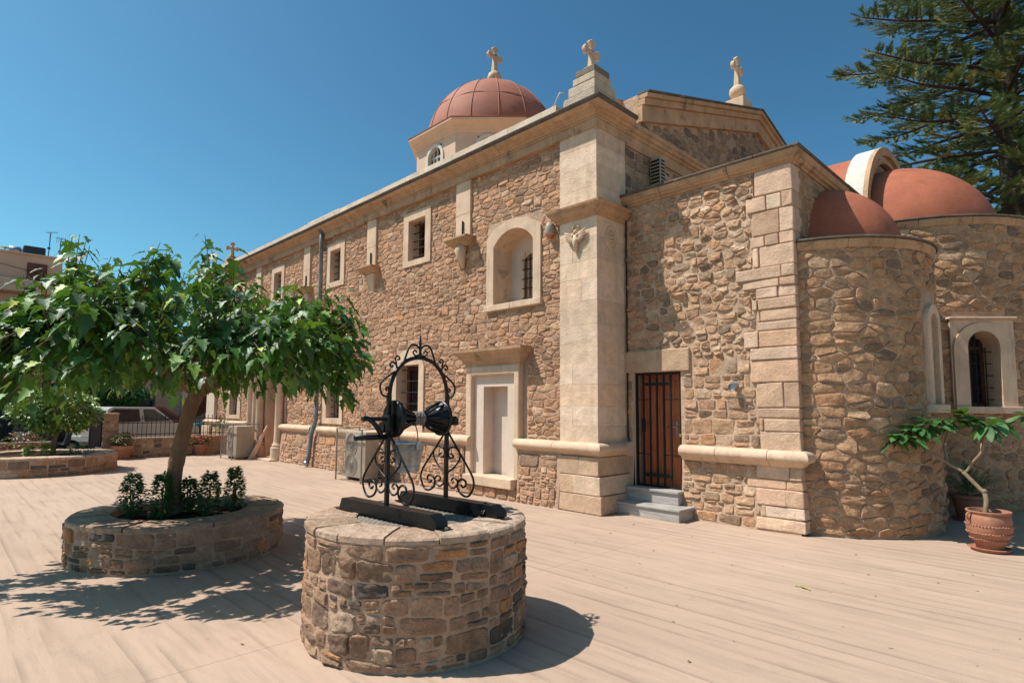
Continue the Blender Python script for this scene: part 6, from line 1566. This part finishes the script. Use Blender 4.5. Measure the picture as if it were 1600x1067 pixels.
H2 = root('low_house', (-33, 8, 0), 'low pinkish building with dark garage opening across the street', 'house')
MB().box(-42, -32.3, 5.8, 6.1, 0, 3.4).box(-42, -32.3, 7.55, 9.1, 0, 3.4).box(-42, -32.3, 6.1, 7.55, 2.35, 3.4).build('wall', K['house'], H2)
MB().box(-42, -31.9, 5.7, 9.2, 3.4, 3.6).build('roof_slab', K['houseorange'], H2, bevel=.02)
MB().box(-32.9, -32.8, 6.1, 7.55, 0, 2.35).build('garage_door', K['cardark'], H2)
MB().box(-31.95, -31.7, 8.55, 8.8, 0, 3.39).build('pillar', K['housewhite'], H2)
H3 = root('white_house', (-36, 12, 0), 'pale house glimpsed between the mulberry and the church corner', 'house')
MB().box(-46, -36, 9.4, 16, 0, 3.6).build('wall', K['housewhite'], H3)
for y in (9.9, 11.2, 12.6):
    MB().box(-36, -35.5, y, y + .4, 0, 3.2).build('pillar', K['house'], H3)
    w_ = MB().box(-35.99, -35.95, y + .5, y + 1.2, .2, 2.4).build('door', K['shutter'], H3)
MB().box(-46, -35.2, 9.2, 16.2, 3.61, 3.8).build('roof_slab', K['house'], H3, bevel=.02)

# dark street tree
T4 = root('street_tree', (-29.9, 5.4, 0), 'dark bushy street tree behind the white car', 'tree')
MB().tube([(-29.9, 5.2, 0), (-29.9, 5.25, 1.2), (-29.95, 5.3, 2.1)], [.11, .09, .07], 8).build('trunk', K['bark'], T4, smooth=True)
b = MB(); r_ = random.Random(15)
for i in range(3000):
    a = r_.uniform(0, 6.28); v = r_.uniform(-1, 1); q = r_.uniform(.6, 1.05) * (1 + .18 * math.sin(3 * a + v)); h = math.sqrt(1 - v * v)
    add_leaf(b, 'small', leaf_matrix((-29.9 + 1.0 * q * h * math.cos(a), 5.4 + 1.35 * q * h * math.sin(a), 2.3 + .75 * q * v), (math.cos(a), math.sin(a), r_.uniform(-.8, .4)), (r_.uniform(-.4, .4), r_.uniform(-.4, .4), 1), r_.uniform(.12, .2)), pick(BAS_, r_))
b.build('foliage', K['smallleaf'], T4, smooth=True, kind='stuff')

# ------------------------------------------------------------------ the big conifer behind the apses
PN = root('norfolk_pine', (-1.85, 24.0, 0), 'tall dark conifer with level tiered branches behind the red apse domes', 'tree')
r_ = random.Random(8); tx, ty = -1.85, 24.0
MB().tube([(tx, ty, 0), (tx, ty, 6), (tx + .05, ty, 12), (tx, ty, 18), (tx, ty, 25)], [.42, .36, .28, .2, .06], 14).build('trunk', K['darkbark'], PN, smooth=True)
NP = [((.07, .105, .03), 4), ((.045, .075, .027), 3), ((.12, .14, .04), 2.6), ((.20, .18, .05), 1.1)]
fol = MB(); z = 7.2
def needle_spray(p, d, L_, c):
    """a rope-like branchlet clothed with short upswept needles"""
    d = d.normalized(); sd = d.cross(Vector((0, 0, 1))); sd = sd.normalized() if sd.length > .01 else Vector((1, 0, 0)); n = max(4, int(L_ / .034))
    q = Vector(p); V = []; F = []
    for i in range(n):
        t = i / n; q = q + (d + Vector((0, 0, .35 * t))).normalized() * (L_ / n)
        for k in range(3):
            a = r_.uniform(0, 6.28); o = (sd * math.cos(a) + Vector((0, 0, 1)) * abs(math.sin(a)) * .9 + d * .85).normalized(); l = r_.uniform(.10, .19) * (1.15 - .4 * t); w_ = d.cross(o); w_ = (w_.normalized() if w_.length > .01 else sd) * .015
            j = len(V); V += [q - w_, q + w_, q + o * l]; F.append((j, j + 1, j + 2))
    fol.add(V, F, c)
while z < 22:
    Lmax = 5.1 - max(0, (z - 12)) * .16 - max(0, 9.5 - z) * .15; nb = 6; a0 = r_.uniform(0, 6.28)
    for k in range(nb):
        a = a0 + 6.28 * k / nb + r_.uniform(-.25, .25); Lb = Lmax * r_.uniform(.72, 1.04); o = Vector((math.cos(a), math.sin(a), 0)); up0 = r_.uniform(-.03, .07)
        P = smooth_path([Vector((tx, ty, z)), Vector((tx, ty, z + .05)) + o * Lb * .35 + Vector((0, 0, Lb * up0 * .35)), Vector((tx, ty, z)) + o * Lb * .7 + Vector((0, 0, Lb * up0 * .55)), Vector((tx, ty, z)) + o * Lb + Vector((0, 0, Lb * up0 + .12))], 5)
        MB().tube(P, [.075 - .06 * i / (len(P) - 1) for i in range(len(P))], 6).build('branch', K['darkbark'], PN, smooth=True)
        sd = Vector((-o.y, o.x, 0)); nbr = int(Lb * 10)
        for i in range(nbr):
            t = .12 + .88 * (i + r_.random() * .6) / nbr; fi = t * (len(P) - 1); i0 = min(int(fi), len(P) - 2); p = P[i0].lerp(P[i0 + 1], min(1, fi - i0))
            if t < .5 and r_.random() < .4: continue
            s = 1 if i % 2 else -1; l2 = (1.05 * (1.12 - t) + .25) * r_.uniform(.6, 1.15)
            d = (sd * s + o * r_.uniform(.35, .9) + Vector((0, 0, r_.uniform(-.18, .22)))).normalized()
            c = pick(NP, r_); fol.tube([p, p + d * l2], [.012, .005], 3, tint=(.06, .05, .03), caps=False)
            needle_spray(p + d * l2 * .12, d, l2, c)
            for _ in range(int(l2 * 4)):
                u_ = r_.uniform(.25, .9); d2 = (d * .6 + o * r_.uniform(-.2, 1) + Vector((0, 0, r_.uniform(-.35, .5)))).normalized(); needle_spray(p + d * l2 * u_, d2, l2 * r_.uniform(.22, .42), c)
        needle_spray(P[-3], o, .8, pick(NP, r_))
    z += r_.uniform(.74, 1.0)
fol.build('foliage', K['needle'], PN, kind='stuff')
